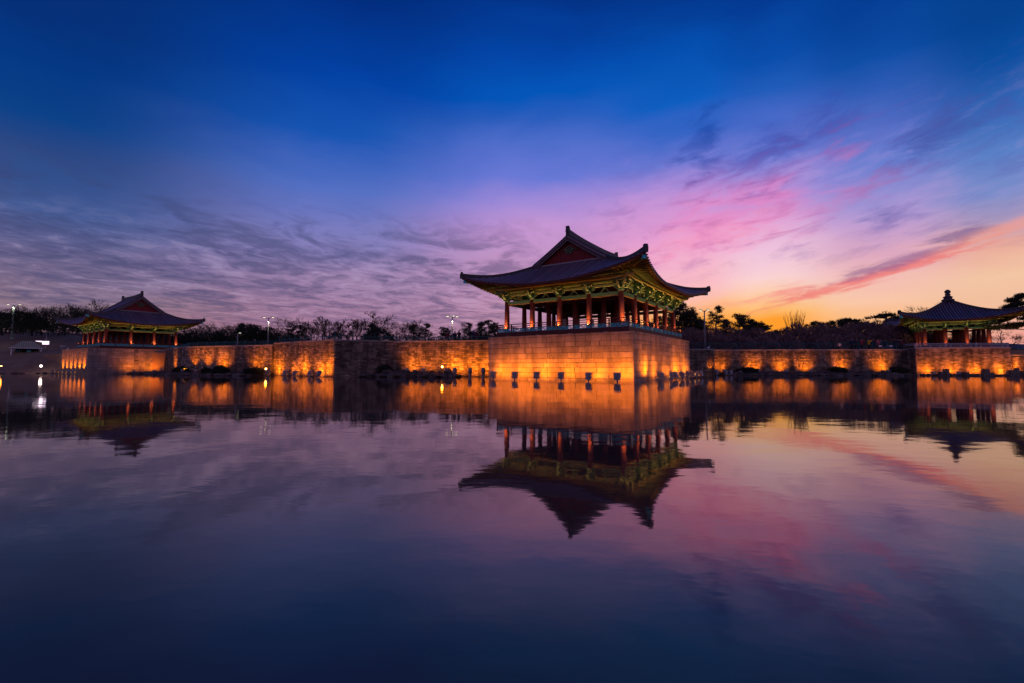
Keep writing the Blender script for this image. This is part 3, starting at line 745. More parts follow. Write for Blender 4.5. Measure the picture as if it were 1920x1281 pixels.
    for x, y, i, j in per:
        dirs = []
        if j == 0: dirs.append(0.)
        if j == ny: dirs.append(math.pi)
        if i == 0: dirs.append(-math.pi/2)
        if i == nx: dirs.append(math.pi/2)
        b = put('bracket_set', cap, T, (x, y, ct))
        for dd in dirs:
            for m in outs: put('bracket_arm', m, b, (0,0,0), dd)
            for m in cr1: put('bracket_arm', m, b, (0,0,0), dd)
            for m in cr2: put('bracket_arm', m, b, (0,0,0), dd)
            for px, py, pz in ((-.5,0,.48),(.5,0,.48),(0,-.55,.48),(0,-.98,.81),(-.42,-.62,.81),(.42,-.62,.81)):
                v = Matrix.Rotation(dd, 3, 'Z') @ Vector((px*k, py*k, pz*k)); put('bearing_block', blk, b, v, dd)
        if len(dirs) == 2:
            t = math.atan2(-x, y)+math.pi if False else math.atan2(x, -y)
            for m in outs: put('bracket_arm', m, b, (0,0,.004), t, (1, 1.22, 1))
    # ---- beams between columns
    def beam(a, b, z, w, hh, name='beam', mi=(0,2)):
        m = MB(); A_, B_ = Vector((*a, z)), Vector((*b, z)); m.bar(A_, B_, w, hh, mi[0])
        m.bar(A_+Vector((0,0,-hh/2-.025)), B_+Vector((0,0,-hh/2-.025)), w*.86, .05, mi[1]); m.build(name, BM, T)
    zi = ct+S0+sl*(ov)-.1
    spans = []
    for i in range(nx):
        for y in (-cy, cy): spans.append(((xs[i], y), (xs[i+1], y)))
    for j in range(ny):
        for x in (-cx, cx): spans.append(((x, ys[j]), (x, ys[j+1])))
    infl = MB()
    for a, b in spans:
        A_, B_ = Vector((*a, 0)), Vector((*b, 0)); d = (B_-A_).normalized(); ln = (B_-A_).length
        g = cr*.86
        beam((A_+d*g)[:2], (B_-d*g)[:2], ct-.17*k, .22*k, .32*k, 'lintel_beam')
        beam((A_+d*.32*k)[:2], (B_-d*.32*k)[:2], ct+.66*k, .24*k, .17*k, 'beam', (4,1))
        beam((A_+d*.45*k)[:2], (B_-d*.45*k)[:2], ct+.97*k, .30*k, .16*k, 'beam', (4,1))
        beam((A_+d*.10)[:2], (B_-d*.10)[:2], ct+1.27*k, .24*k, .26*k)
        mid = (A_+B_)/2+Vector((0,0,ct))
        m = MB(); s_ = .62*k
        m.prism([(-s_,.0),(-s_+.16*k,.0),(-.22*k,.16*k),(-.07*k,.36*k),(.07*k,.36*k),(.22*k,.16*k),(s_-.16*k,.0),(s_,.0),(.36*k,.15*k),(.15*k,.42*k),(.13*k,.54*k),(-.13*k,.54*k),(-.15*k,.42*k),(-.36*k,.15*k)], mid, d, UZ, .13*k, 0, 1)
        m.build('splayed_strut', BM, T)
        for f in (.5,):
            put('bearing_block', blk, T, A_.lerp(B_, f)+Vector((0,0,ct+.76*k)), math.atan2(d.y, d.x)); put('bearing_block', blk, T, A_.lerp(B_, f)+Vector((0,0,ct+1.05*k)), math.atan2(d.y, d.x))
        nin = Vector((-d.y, d.x, 0)); nin = nin if nin.dot(-mid) > 0 else -nin
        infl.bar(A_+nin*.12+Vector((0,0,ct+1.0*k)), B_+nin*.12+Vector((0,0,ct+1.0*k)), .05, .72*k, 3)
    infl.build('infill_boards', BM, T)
    # outer and wall purlins
    m = MB(); po = 1.08*k
    for s in (-1, 1):
        for ext, zz, rr in ((po, ct+1.16*k, .15*k),):
            m.tube([(-(cx+po+.5), s*(cy+ext), zz+.18), (-(cx-.5), s*(cy+ext), zz), ((cx-.5), s*(cy+ext), zz), (cx+po+.5, s*(cy+ext), zz+.18)], rr, 8, 0)
            m.tube([(s*(cx+ext), -(cy+po+.5), zz+.18), (s*(cx+ext), -(cy-.5), zz), (s*(cx+ext), (cy-.5), zz), (s*(cx+ext), cy+po+.5, zz+.18)], rr, 8, 0)
    m.build('eave_purlins', MT['purlin'], T)
    m = MB(); m.box((0,0,zi+.05), (2*cx-.1, 2*cy-.1, .08), 0); m.build('ceiling', MT['darkred'], T)
    for i in range(1, nx):
        m = MB(); m.bar((xs[i], -cy+.2, ct-.1), (xs[i], cy-.2, ct-.1), .3*k, .42*k, 0); m.build('cross_beam', MT['darkred'], T)
    return T, dict(Ux=Ux, Uy=Uy, cx=cx, cy=cy, xs=xs, ys=ys, ct=ct)

def deck_and_rail(T, hx, hy, zb, zd, spx, spy, k=1., stones=True):
    """timber deck with a dark red fascia, lattice railing panels, posts and a handrail on all four edges"""
    m = MB(); m.box((0,0,zd-.04), (2*hx-.2, 2*hy-.2, .08)); m.build('deck', MT['darkred'], T)
    def lattice(L, h):
        m = MB(); t = .032; y0 = 0
        for z in (0.02, h-.02, h*.5): m.box((0,y0,z), (L,.03,.045 if z != h*.5 else .04))
        n = max(3, int(L/.27))
        for i in range(n+1):
            x = -L/2+L*i/n; m.box((x,y0,h*.5), (.042,.028,h-.04))
            if i < n:
                xc = x+L/n*.5; up = i % 2
                m.box((xc,y0,h*(.74 if up else .26)), (L/n*.6,.026,.042)); m.box((xc-L/n*.18,y0,h*(.62 if up else .38)), (.042,.026,h*.24)); m.box((xc+L/n*.2,y0,h*(.86 if up else .14)), (.042,.026,h*.2))
        return m.mesh('lattice_panel', MT['teal'])
    for axis, half, off, n in (('x', hx, hy, spx), ('y', hy, hx, spy)):
        L = 2*half/n; me = lattice(L-.13, .34*k)
        pm_ = MB(); pm_.box((0,0,.36*k), (.10,.10,.72*k)); pm_.box((0,0,.76*k), (.13,.13,.09*k), 0, 0, .8); pme = pm_.mesh('rail_post', MT['darkred'])
        fb = MB(); fb.box((0,0,0), (L-.11,.09,.05)); fbm = fb.mesh('panel_rail', MT['rail'])
        for s in (-1, 1):
            rz = 0 if axis == 'x' else math.pi/2
            P = lambda u, z: (u, s*off, z) if axis == 'x' else (s*off, u, z)
            f = MB()
            f.box(P(0, (zb+zd)/2), (2*half+.1, .12, zd-zb) if axis == 'x' else (.12, 2*half-.13, zd-zb)); f.build('fascia_board', MT['darkred'], T)
            for i in range(n):
                u = -half+L*(i+.5); put('lattice_panel', me, T, P(u, zd+.01), rz); put('panel_rail', fbm, T, P(u, zd+.38*k), rz)
            for i in range(n+1):
                if axis == 'y' and i in (0, n): continue
                put('rail_post', pme, T, P(-half+L*i, zd), rz)
            for z in (.58*k, .80*k):
                ra = MB(); ra.tube([P(-half-.12, z+zd), P(half+.12, z+zd)], .035 if z < .7*k else .045, 7); ra.build('handrail', MT['rail'], T)
            if stones:
                sm = MB(); sm.box((0,0,0), (.34,.34,.11)); sme = sm.mesh('support_stone', MT['coping'])
                for i in range(1, n, 2): put('support_stone', sme, T, P(-half+L*(i+.2), .056), rz)

MP = MC+LV*ML/2+RV*MR/2
main_pav, MI = pavilion('pavilion', 'large open pavilion with red columns and sweeping tiled roof on the tall granite platform', MP, A0, MZ, 5, 4, MR/2-1.28, ML/2-1.555, 3.86, 2.72, deck=.52, Dg=4.95)
deck_and_rail(main_pav, MR/2-.70, ML/2-.70, .10, .51, 12, 8)
LN = LC+RV*2.47+LV*1.35
LPc = LN+RV*5.175+LV*6.4
left_pav, LI = pavilion('pavilion', 'smaller hip-and-gable pavilion at the far left of the pond, red gable facing the water', LPc, A0+math.pi/2, LZ, 4, 3, 6.4, 5.175, 3.45, 2.65, deck=.5, Dg=4.2, Pa=.50, Pb=.022, P0=1.05, S0=.84, fine=False, k=.92, cr=.25, lift=1.2, tile_pitch=.36)
deck_and_rail(left_pav, 6.4+.7, 5.175+.8, .08, .48, 8, 6, 1., False)
RPc = Vector((70.15, 73.0, 0))
small_pav, RI = pavilion('pavilion', 'small square pavilion with pyramid roof and stone finial at the right edge of the pond', RPc, -rad(33), TZ, 3, 3, 3.6, 3.6, 3.2, 2.75, gable=False, Pa=.36, Pb=.031, P0=1.08, S0=.86, lift=1.15, kout=.6, deck=None, fine=False, k=.80, cr=.26, inner=True, tile_pitch=.34)
# ---------------------------------------------------------------- floodlights
F_OR = (1., .225, .003)
def spot(parent, loc, aim, energy, cone, color, radius=.12, blend=1.0):
    d = bpy.data.lights.new('lamp_light', 'SPOT'); d.energy = energy; d.spot_size = rad(cone); d.spot_blend = blend
    d.color = color; d.shadow_soft_size = radius
    o = bpy.data.objects.new('lamp_light', d); COL.objects.link(o); o.parent = parent; o.location = loc
    o.rotation_euler = (Vector(loc)-Vector(aim)).to_track_quat('Z', 'Y').to_euler(); return o
# lamp standing in the water: a square-headed flood lamp on a short post, facing local +Y
fh = MB(); fh.add([(-.20,-.17,0),(.20,-.17,0),(.20,.12,0),(-.20,.12,0),(-.24,-.10,.52),(.24,-.10,.52),(.24,.20,.46),(-.24,.20,.46)],
    [(3,2,1,0),(4,5,6,7),(0,1,5,4),(1,2,6,5),(2,3,7,6),(3,0,4,7)]); fh.box((0,-.19,.28), (.30,.06,.26)); fh.box((0,.20,.50), (.50,.16,.03))
FH = fh.mesh('housing', MT['metal'])
fp = MB(); fp.tube([(0,0,-1.0),(0,0,.28)], .06, 8); fp.box((0,0,.26), (.34,.06,.05)); FP = fp.mesh('post', MT['metal'])
fl_ = MB(); fl_.box((0,.168,.26), (.36,.012,.34)); FL = fl_.mesh('lens', MT['lens']); FLU = fl_.mesh('lens', MT['metal'])
def water_flood(loc, rz, label, group, E=220, cone=140, aim=(0,1.3,1.5), sc=1., tilt=0., light=True):
    t = thing('floodlight', label, 'floodlight', loc, rz, group)
    p = put('post', FP, t); h_ = put('housing', FH, t, (0,0,.16), 0, (1.10*sc, 1.1*sc, 1.3*sc)); h_.rotation_euler = (tilt, rng.uniform(-.08,.08), rng.uniform(-.15,.15))
    put('lens', FL if light else FLU, h_)
    if light: spot(t, (0,.36,.72), aim, E*2.2, cone, F_OR)
    return t
def face_point(P0, d, n, s, out): return P0 + d*s + n*out
# six along the front of the main platform
nL = -RV; nR = -LV
rzL = math.atan2(RV.y, RV.x)-math.pi/2; rzR = math.atan2(LV.y, LV.x)-math.pi/2
ordn = ['first', 'second', 'third', 'fourth', 'fifth', 'sixth', 'seventh', 'eighth']
def along(P, D, px):
    k_ = (px-960)/856; return (k_*P.y-P.x)/(D.x-k_*D.y)
for i, px in enumerate((925, 965, 1006, 1052, 1103, 1157)):
    s = along(MC+nL*1.75, LV, px); p = face_point(MC, LV, nL, s, 1.75)
    water_flood((p.x, p.y, 0), rzL, f'{ordn[i]} floodlight from the left along the front of the main platform', 'floodlights in the water before the main platform', 330, 155, (0, 1.8, 1.25))
for i, px in enumerate((1237.6, 1257.5, 1267, 1279.6, 1288, 1297, 1305, 1314)):
    o_ = 1.35+.25*(i % 2); s = along(MC+nR*o_, RV, px); p = face_point(MC, RV, nR, s, o_)
    water_flood((p.x, p.y, 0), rzR+rng.uniform(-.2,.2), f'{ordn[i]} floodlight from the near corner along the right side of the main platform', 'floodlights in the water beside the main platform', 400 if i == 0 else 240, 112 if i == 0 else 155, (-.8 if i == 0 else 0, 1.5, 1.6), 1., rng.uniform(-.35,.15))
d_, n_, L_ = face_dirs((-35.1,67.35), (-22.8,58.45)); rzB = math.atan2(-n_.y, -n_.x)-math.pi/2
for i, (s, lit, nm) in enumerate(((1.6,1,'floodlight at the far end of the bastion'),(6.2,1,'tilted floodlight under the left orange patch of the bastion'),(8.6,1,'stooping floodlight between the two orange patches of the bastion'),(12.4,1,'upright floodlight under the right orange patch of the bastion'),(14.3,1,'floodlight nearest the bright corner of the bastion'))):
    p = Vector((-35.1,67.35,0))+d_*s+n_*1.6
    water_flood((p.x,p.y,0), rzB, nm, 'floodlights in front of the bastion', 560, 148, (0,1.6,1.5), 1., rng.uniform(-.5,.2), lit)
for i in range(6):
    p = LC+LV*(2.0+2.7*i)-RV*1.3
    water_flood((p.x,p.y,0), rzL, f'{ordn[i]} small floodlight from the corner at the glowing end of the left platform', 'floodlights at the end of the left platform', 420, 84, (0,1.3,1.9), .9)
d_, n_, L_ = face_dirs((-6.9,59.6), (-2.9,58.75))
for i, s in enumerate((.2, 2.2, 3.9)):
    p = Vector((-6.9,59.6,0))+d_*s+n_*2.3; rz_ = math.atan2(-n_.y,-n_.x)-math.pi/2
    t = thing('lamp_post', f'{ordn[i]} short cylindrical lamp from the left just before the main platform', 'floodlight', (p.x,p.y,0), rz_, 'short lamps in front of the middle wall')
    MB().tube([(0,0,-1),(0,0,.62)], .17, 10).build('post', MT['metal'], t); MB().lathe([(.25,0),(.27,.1),(.25,.6),(.15,.68)], 12, (0,0,.5)).build('housing', MT['metal'], t)
    spot(t, (0,.5,.7), (0,2.3,1.6), 900, 112, F_OR)
# box lamps on the ledges at the foot of the walls
bh = MB(); bh.box((0,0,.20), (.42,.30,.30)); bh.box((0,0,.03), (.30,.24,.06)); bh.box((0,.04,.37), (.46,.34,.03)); BH = bh.mesh('housing', MT['metal'])
bl_ = MB(); bl_.box((0,.153,.22), (.34,.012,.22)); BL = bl_.mesh('lens', MT['lens'])
def box_flood(loc, rz, label, group, E=150, cone=85, aim=(0,1.7,1.7)):
    t = thing('floodlight', label, 'floodlight', loc, rz, group); h_ = put('housing', BH, t); put('lens', BL, h_)
    spot(t, (0,.28,.32), aim, E*2.6, cone, F_OR); return t
d_, n_, L_ = face_dirs((31.1,71.0), (59.9,69.1)); rzw = math.atan2(-n_.y,-n_.x)-math.pi/2
for i, px in enumerate((1349, 1411, 1462, 1507, 1573, 1649)):
    k_ = (px-960)/856; s = (k_*71.0-31.1)/(d_.x-k_*d_.y)
    p = Vector((31.1,71.0,0))+d_*s+n_*1.7
    box_flood((p.x,p.y,.52), rzw, f'{ordn[i]} small box lamp from the left under the round light patches of the right wall', 'box lamps along the right wall', (230,330,340,340,370,400)[i], (104,112,106,108,112,118)[i], (0,1.7,1.25))
p = Vector((30.3,69.6,0)); water_flood((30.5,68.2,0), .25, 'floodlight before the narrow lit face right of the main platform', 'floodlights by the short wall end', 190, 60, (0,1.2,1.4))
for i, (x, y) in enumerate(((31.6,67.6),(32.5,67.9),(34.2,68.0))):
    water_flood((x,y,0), .1+i*.3, f'{ordn[i]} unlit floodlight on the ledge right of the narrow lit wall face', 'unlit lamps by the short wall end', 0, 60, (0,1,1), .9, -.2*i, False)
d_, n_, L_ = face_dirs((-53.4,73.9), (-43.1,69.5)); rzw = math.atan2(-n_.y,-n_.x)-math.pi/2
for i, (px, E, cn, dz) in enumerate(((330,260,90,1.0),(367,560,84,.3),(392,560,84,.3),(421,460,110,1.0),(487,460,120,.9))):
    k_ = (px-960)/856; a, b = ((-63.9,84.0),(-53.4,73.9)) if px < 345 else (((-53.4,73.9),(-43.1,69.5)) if px < 427 else ((-43.1,69.5),(-35.2,66.9)))
    d2, n2, L2 = face_dirs(a, b); s = (k_*a[1]-a[0])/(d2.x-k_*d2.y); p = Vector((*a,0))+d2*s+n2*1.9
    box_flood((p.x,p.y,.45+dz*.3), math.atan2(-n2.y,-n2.x)-math.pi/2, ('box lamp behind the dark round shrub near the left pavilion','box lamp under the left of two tall light streaks on the long wall','box lamp under the right of two tall light streaks on the long wall','box lamp beside the bare tree on the left ledge','box lamp under the reddish end of the left wall')[i], 'box lamps along the left wall', E, cn, (0,1.6,1.3 if i in (0,3,4) else 2.6))
d_, n_, L_ = face_dirs((-16.0,61.55), (-6.9,59.6)); rzw = math.atan2(-n_.y,-n_.x)-math.pi/2
for i, (s, E, o_) in enumerate(((2.9,300,1.9),(5.4,220,2.4),(8.3,300,1.8))):
    p = Vector((-16.0,61.55,0))+d_*s+n_*o_
    box_flood((p.x,p.y,.72), rzw, ('box lamp among rocks at the left of the middle wall','box lamp at the centre of the middle wall ledge','box lamp at the right of the middle wall ledge')[i], 'box lamps along the middle wall', E, 118, (0,o_,1.5))
# bare bright lamps that look towards the pond
def bare_lamp(loc, label, col, R_=.10, E=30, lc=F_OR, ped=.3):
    t = thing('ground_lamp', label, 'lamp', loc, 0, 'bright bare lamps by the water'); 
    m = MB(); m.tube([(0,0,0),(0,0,ped)], .05, 8); m.lathe([(.12,ped),(.14,ped+.04),(.05,ped+.06)], 10); m.build('stem', MT['metal'], t)
    m = MB(); m.lathe([(R_*.4,0),(R_*.9,R_*.5),(R_,R_),(R_*.9,R_*1.5),(R_*.4,R_*1.95)], 12, (0,0,ped+.06)); m.build('bulb', col, t)
    d = bpy.data.lights.new('lamp_light','POINT'); d.energy = E; d.color = lc; d.shadow_soft_size = R_*1.2
    o = bpy.data.objects.new('lamp_light', d); COL.objects.link(o); o.parent = t; o.location = (0,0,ped+.06+R_*2.6); return t
bare_lamp((-35.3,65.6,.50), 'bright bare orange lamp on the ledge left of the bastion', MT['lens_hot'], .13, 26)
bare_lamp((-8.95,58.6,.80), 'bright bare orange lamp on the rocks before the middle wall', MT['lens_hot'], .13, 26)
bare_lamp((-88.9,86.3,.85), 'pinkish white bare lamp low on the grass bank', MT['lens_pink'], .20, 16, (1,.7,.6))
t = bare_lamp((-91.5,81.9,.95), 'orange lamp half hidden on the bank at the left edge', MT['lens_hot'], .10, 20)
for i, s in enumerate((5.6, 8.6)):
    p = LC+RV*s-LV*2.1; box_flood((p.x,p.y,.3), rzR, ('box lamp at the foot of the broad side of the left platform','box lamp where the left platform meets the long wall')[i], 'box lamps before the left platform', (150,210)[i], 140, (0,2.1,2.2))
# right terrace
d_, n_, L_ = face_dirs(TC0[:2], TC1[:2]); rzw = math.atan2(-n_.y,-n_.x)-math.pi/2
for i, s in enumerate((1.3, 4.5, 7.6, 10.7)):
    p = TC0+d_*s+n_*1.35
    box_flood((p.x,p.y,.22), rzw, f'{ordn[i]} low lamp from the left at the foot of the small pavilion terrace', 'lamps along the small pavilion terrace', 230, 150, (0,1.35,1.15))
p = Vector((75.4,66.9,.55)); box_flood(p, -.3, 'box lamp under the wall end at the right edge', 'box lamps at the right edge', 300, 140, (0,2.0,1.2))

# up-lights at the feet of the columns
ub = MB(); ub.lathe([(.09,0),(.10,.10),(.12,.16),(.10,.17)], 10); UB = ub.mesh('uplight', MT['metal']); 
ul = MB(); ul.lathe([(.085,.172),(.06,.18)], 10); UL = ul.mesh('lens', MT['lens'])
U_C = (1., .68, .22)
def uplight(P, xy, out, z, E, label, group, cone=120):
    M_ = P.matrix_basis; w_ = M_ @ Vector((xy[0]+out[0]*1.0, xy[1]+out[1]*1.0, z))
    t = thing('uplight', label, 'uplight', w_, P.rotation_euler.z, group)
    put('housing', UB, t); put('lens', UL, t)
    spot(t, (0,0,.24), (-out[0]*.12, -out[1]*.12, 1.3), E, cone, U_C, .06)
E1 = 340
for j in range(5):
    uplight(main_pav, (-MI['cx'], MI['ys'][j]), (-.50,0 if j not in (0,) else -.5), .53, E1, f'{ordn[4-j]} small uplight from the left at a front column of the main pavilion', 'uplights on the deck of the main pavilion')
for i in range(1, 6):
    uplight(main_pav, (MI['xs'][i], -MI['cy']), (0,-.72), .53, E1*1.05, f'{ordn[i-1]} small uplight from the corner at a right-side column of the main pavilion', 'uplights on the deck of the main pavilion')
for i in range(0, 5):
    uplight(left_pav, (LI['xs'][i], LI['cy']), (0,.62), .5, 240, f'{ordn[i]} small uplight from the back at a narrow-side column of the left pavilion', 'uplights on the deck of the left pavilion')
for j in range(0, 3):
    uplight(left_pav, (-LI['cx'], LI['ys'][j]), (-.55,0), .5, 240, f'{ordn[j]} small uplight from the right at a gable-side column of the left pavilion', 'uplights on the deck of the left pavilion')
for i in range(4):
    uplight(small_pav, (RI['xs'][i], -RI['cy']), (0,-.8), .02, 170, f'{ordn[i]} small uplight from the left before the small pavilion columns', 'uplights before the small pavilion')
for j in range(1, 3):
    uplight(small_pav, (-RI['cx'], RI['ys'][j]), (-.8,0), .02, 150, f'{ordn[j]} small uplight on the left side of the small pavilion', 'uplights before the small pavilion')

# ---------------------------------------------------------------- shores, rocks, shrubs
def shore(pts, w0, z, label, seed):
    """rocky ledge in front of a wall: pts along the wall foot, going left to right"""
    r = random.Random(seed); P = []; sm = []
    for (a, b) in zip(pts, pts[1:]):
        n = max(2, int((Vector(b)-Vector(a)).length/.5))
        for i in range(n): sm.append(Vector(a).lerp(Vector(b), i/n))
    sm.append(Vector(pts[-1])); rows = [[] for _ in range(7)]
    for i, p in enumerate(sm):
        d = (sm[min(i+1,len(sm)-1)]-sm[max(i-1,0)]).normalized(); n = Vector((d.y,-d.x))
        if n.dot(-p) < 0: n = -n
        taper = min(1, i/4, (len(sm)-1-i)/4); ww = w0*(.8+.35*r.random())*(.3+.7*taper)
        for k, (f, h_) in enumerate(((-.1,1),(.3,1.0),(.6,.95),(.85,.8),(1.0,.35),(1.08,-.2),(1.15,-1.))):
            q = p+n*(ww*f); rows[k].append((q.x, q.y, z*h_*(.45+.55*taper) + (r.uniform(-.06,.10) if k < 5 else 0)))
    tag(MB().grid(rows, 0, False, True).build('shore', MT['earth']), label, None, None, 'structure')
shore([(-67.5,80.3),(-63.4,83.2),(-53.6,73.4),(-43.2,69.0),(-36.0,66.6)], 2.6, .46, 'rocky ledge along the foot of the long left wall', 1)
shore([(-19.0,61.0),(-15.9,61.2),(-6.6,59.3)], 3.0, .62, 'stacked rock ledge in front of the middle wall', 2)
shore([(31.2,70.7),(45,69.9),(59.7,68.8)], 2.9, .55, 'rocky ledge along the foot of the right wall', 3)
shore([(60.0,67.0),(65,66.2),(71.4,65.1)], 1.5, .22, 'low rock ledge along the foot of the small terrace', 4)
shore([(72.2,67.2),(84,71)], 3.2, .6, 'rocky ledge at the right edge of the pond', 5)
def rock_mesh(seed):
    r = random.Random(seed); bm = bmesh.new(); bmesh.ops.create_icosphere(bm, subdivisions=2, radius=1)
    ph = [r.uniform(0, 6) for _ in range(6)]
    for v in bm.verts:
        c = v.co; k_ = 1+.22*math.sin(c.x*2.3+ph[0])*math.sin(c.y*2.1+ph[1])+.16*math.sin(c.z*3.5+ph[2]+c.x*2)+r.uniform(-.06,.06)
        v.co = Vector((round(c.x*k_*2.2)/2.2*.35+c.x*k_*.65, c.y*k_, c.z*k_*.62))
    me = bpy.data.meshes.new('rock'); bm.to_mesh(me); bm.free(); me.materials.append(MT['rock']); return me
ROCKS = [rock_mesh(s) for s in range(6)]
def rocks(pts, n, lo, hi, off, z, label, group, seed):
    r = random.Random(seed); seg = [(Vector(a), Vector(b)) for a, b in zip(pts, pts[1:])]; tot = sum((b-a).length for a, b in seg)
    for i in range(n):
        u = (i+r.uniform(.1,.9))/n*tot
        for a, b in seg:
            if u <= (b-a).length: break
            u -= (b-a).length
        d = (b-a).normalized(); nn = Vector((d.y,-d.x)); nn = nn if nn.dot(-a) > 0 else -nn
        p = a+d*min(u,(b-a).length)+nn*r.uniform(*off); s = r.uniform(lo, hi)
        o = put('rock', r.choice(ROCKS), None, (p.x, p.y, z+s*.12), r.uniform(0,6.3), (s*r.uniform(.8,1.5), s, s*r.uniform(.7,1.1)))
        tag(o, label, 'rock', group)
rocks([(-66,81.5),(-63.4,83),(-53.6,73.4),(-43.2,69.0),(-36.2,66.6)], 34, .28, .6, (2.0,2.9), .05, 'rough grey rock on the waterline under the long left wall', 'rocks under the left wall', 1)
rocks([(-19,60.8),(-6.6,59.2)], 26, .3, .68, (1.8,3.2), .12, 'dark stacked rock on the waterline under the middle wall', 'rocks under the middle wall', 2)
rocks([(-18,61),(-7,59.2)], 12, .2, .42, (.8,1.9), .66, 'small pale rock on the ledge beside the orange lamps', 'rocks on the middle ledge', 6)
rocks([(32,70.6),(59.6,68.7)], 40, .22, .55, (2.1,3.1), .05, 'dark rock on the waterline under the right wall', 'rocks under the right wall', 3)
rocks([(32,70.6),(59.6,68.7)], 14, .2, .4, (.6,1.8), .5, 'small rock on the ledge beside the round light patches', 'rocks on the right ledge', 7)
rocks([(60,67),(71.4,65.1)], 12, .25, .45, (.9,1.5), .02, 'dark rock on the waterline under the small terrace', 'rocks under the small terrace', 4)
rocks([(-110,79.5),(-84.5,86.5)], 16, .25, .5, (-.2,.6), .02, 'dark rock along the edge of the grass bank', 'rocks along the grass bank', 8)
rocks([(72.5,66.5),(84,70.5)], 10, .3, .6, (1.8,3.0), .05, 'dark rock at the right edge of the pond', 'rocks at the right edge', 9)
for (x, y, sx_, sz, lb) in ((61.4,65.3,.9,.55,'broad dark stone block leftmost before the small terrace'),(61.9,65.25,.55,1.0,'tall dark stone block leftmost before the small terrace'),(64.35,64.95,.6,.55,'small squarish stone block before the middle of the small terrace'),
        (67.0,64.5,1.5,.42,'wide pale stone slab before the small terrace'),(66.9,64.65,.8,.95,'dark stone block standing behind the pale slab'),(70.1,64.1,.9,.8,'squat dark block at the right end of the small terrace'),(70.7,64.1,.35,1.15,'narrow upright stone at the right end of the small terrace')):
    m = MB(); m.box((0,0,sz/2-.1), (sx_,.6,sz+.2), 0, rng.uniform(-.2,.2), .86); m.box((sx_*.12,0.02,sz*.7), (sx_*.6,.5,sz*.5), 0, .2, .8)
    tag(m.build('stone_block', MT['rock'], None, (x,y,0)), lb, 'stone block', 'stone blocks before the small terrace')
def tuft(m, c, n, R_, r, flat_=.6, up=.5, s=.11, mi=0):
    for _ in range(n):
        v = Vector((r.gauss(0,1), r.gauss(0,1), r.gauss(0,1)*flat_)); v = v.normalized()*R_*r.random()**.45; v.z *= flat_
        p = Vector(c)+v; a = Vector((r.gauss(0,1), r.gauss(0,1), r.gauss(0,1)+up)).normalized(); b = a.cross(Vector((r.gauss(0,1),r.gauss(0,1),r.gauss(0,1)))).normalized()
        q = s*r.uniform(.6,1.5); m.add([p-b*q*.33, p+b*q*.33, p+a*q*2.5], [(0,1,2)], mi)
def shrub_mesh(R_, hgt, n, seed):
    r = random.Random(seed); m = MB()
    for i in range(n):
        t = r.uniform(0, 6.283); u = r.random(); rr = R_*math.sqrt(1-u*u)*r.uniform(.75,1.05); tuft(m, (rr*math.cos(t), rr*math.sin(t), .1+hgt*u*r.uniform(.8,1.05)), 16, .24, r, 1., .6, .09)
    return m.mesh('foliage', MT['shrub'])
def shrub(loc, R_, hgt, n, seed, label, group):
    t = thing('shrub', label, 'shrub', loc, 0, group); put('foliage', shrub_mesh(R_, hgt, n, seed), t)
    m = MB(); m.tube([(0,0,-.1),(0,0,hgt*.6)], [.05,.03], 5); m.build('stem', MT['bark'], t)
shrub((-51.8,71.6,.4), 1.0, .62, 240, 1, 'dark low round shrub on the ledge near the left pavilion platform', 'dark shrubs on the left ledge')
shrub((-42.6,66.9,.35), 1.15, .85, 300, 2, 'dark dome shrub left of the bare tree on the left ledge', 'dark shrubs on the left ledge')
shrub((-45.0,67.6,.3), .8, .55, 120, 5, 'small low shrub at the edge of the left ledge', 'dark shrubs on the left ledge')
shrub((-37.2,65.8,.35), 1.2, .6, 160, 6, 'low dark shrub between the bare tree and the bastion lamp', 'dark shrubs on the left ledge')
shrub((-17.0,60.7,.4), 1.1, .9, 200, 7, 'dark shrub in the shaded corner right of the bastion', 'shrubs before the middle wall')
shrub((35.4,68.9,.5), 1.5, .38, 200, 8, 'low dark shrub right of the first round light patch', 'low shrubs on the right ledge')
shrub((48.6,68.3,.5), 1.2, .45, 200, 9, 'low dark shrub left of the fifth round light patch', 'low shrubs on the right ledge')
shrub((57.0,67.5,.5), 1.2, .5, 200, 10, 'low dark shrub right of the last round light patch', 'low shrubs on the right ledge')
shrub((-21.0,71.5,3.9), 3.0, 3.4, 700, 11, 'big dark dome shrub behind the bastion fence', 'dome shrubs behind the walls')

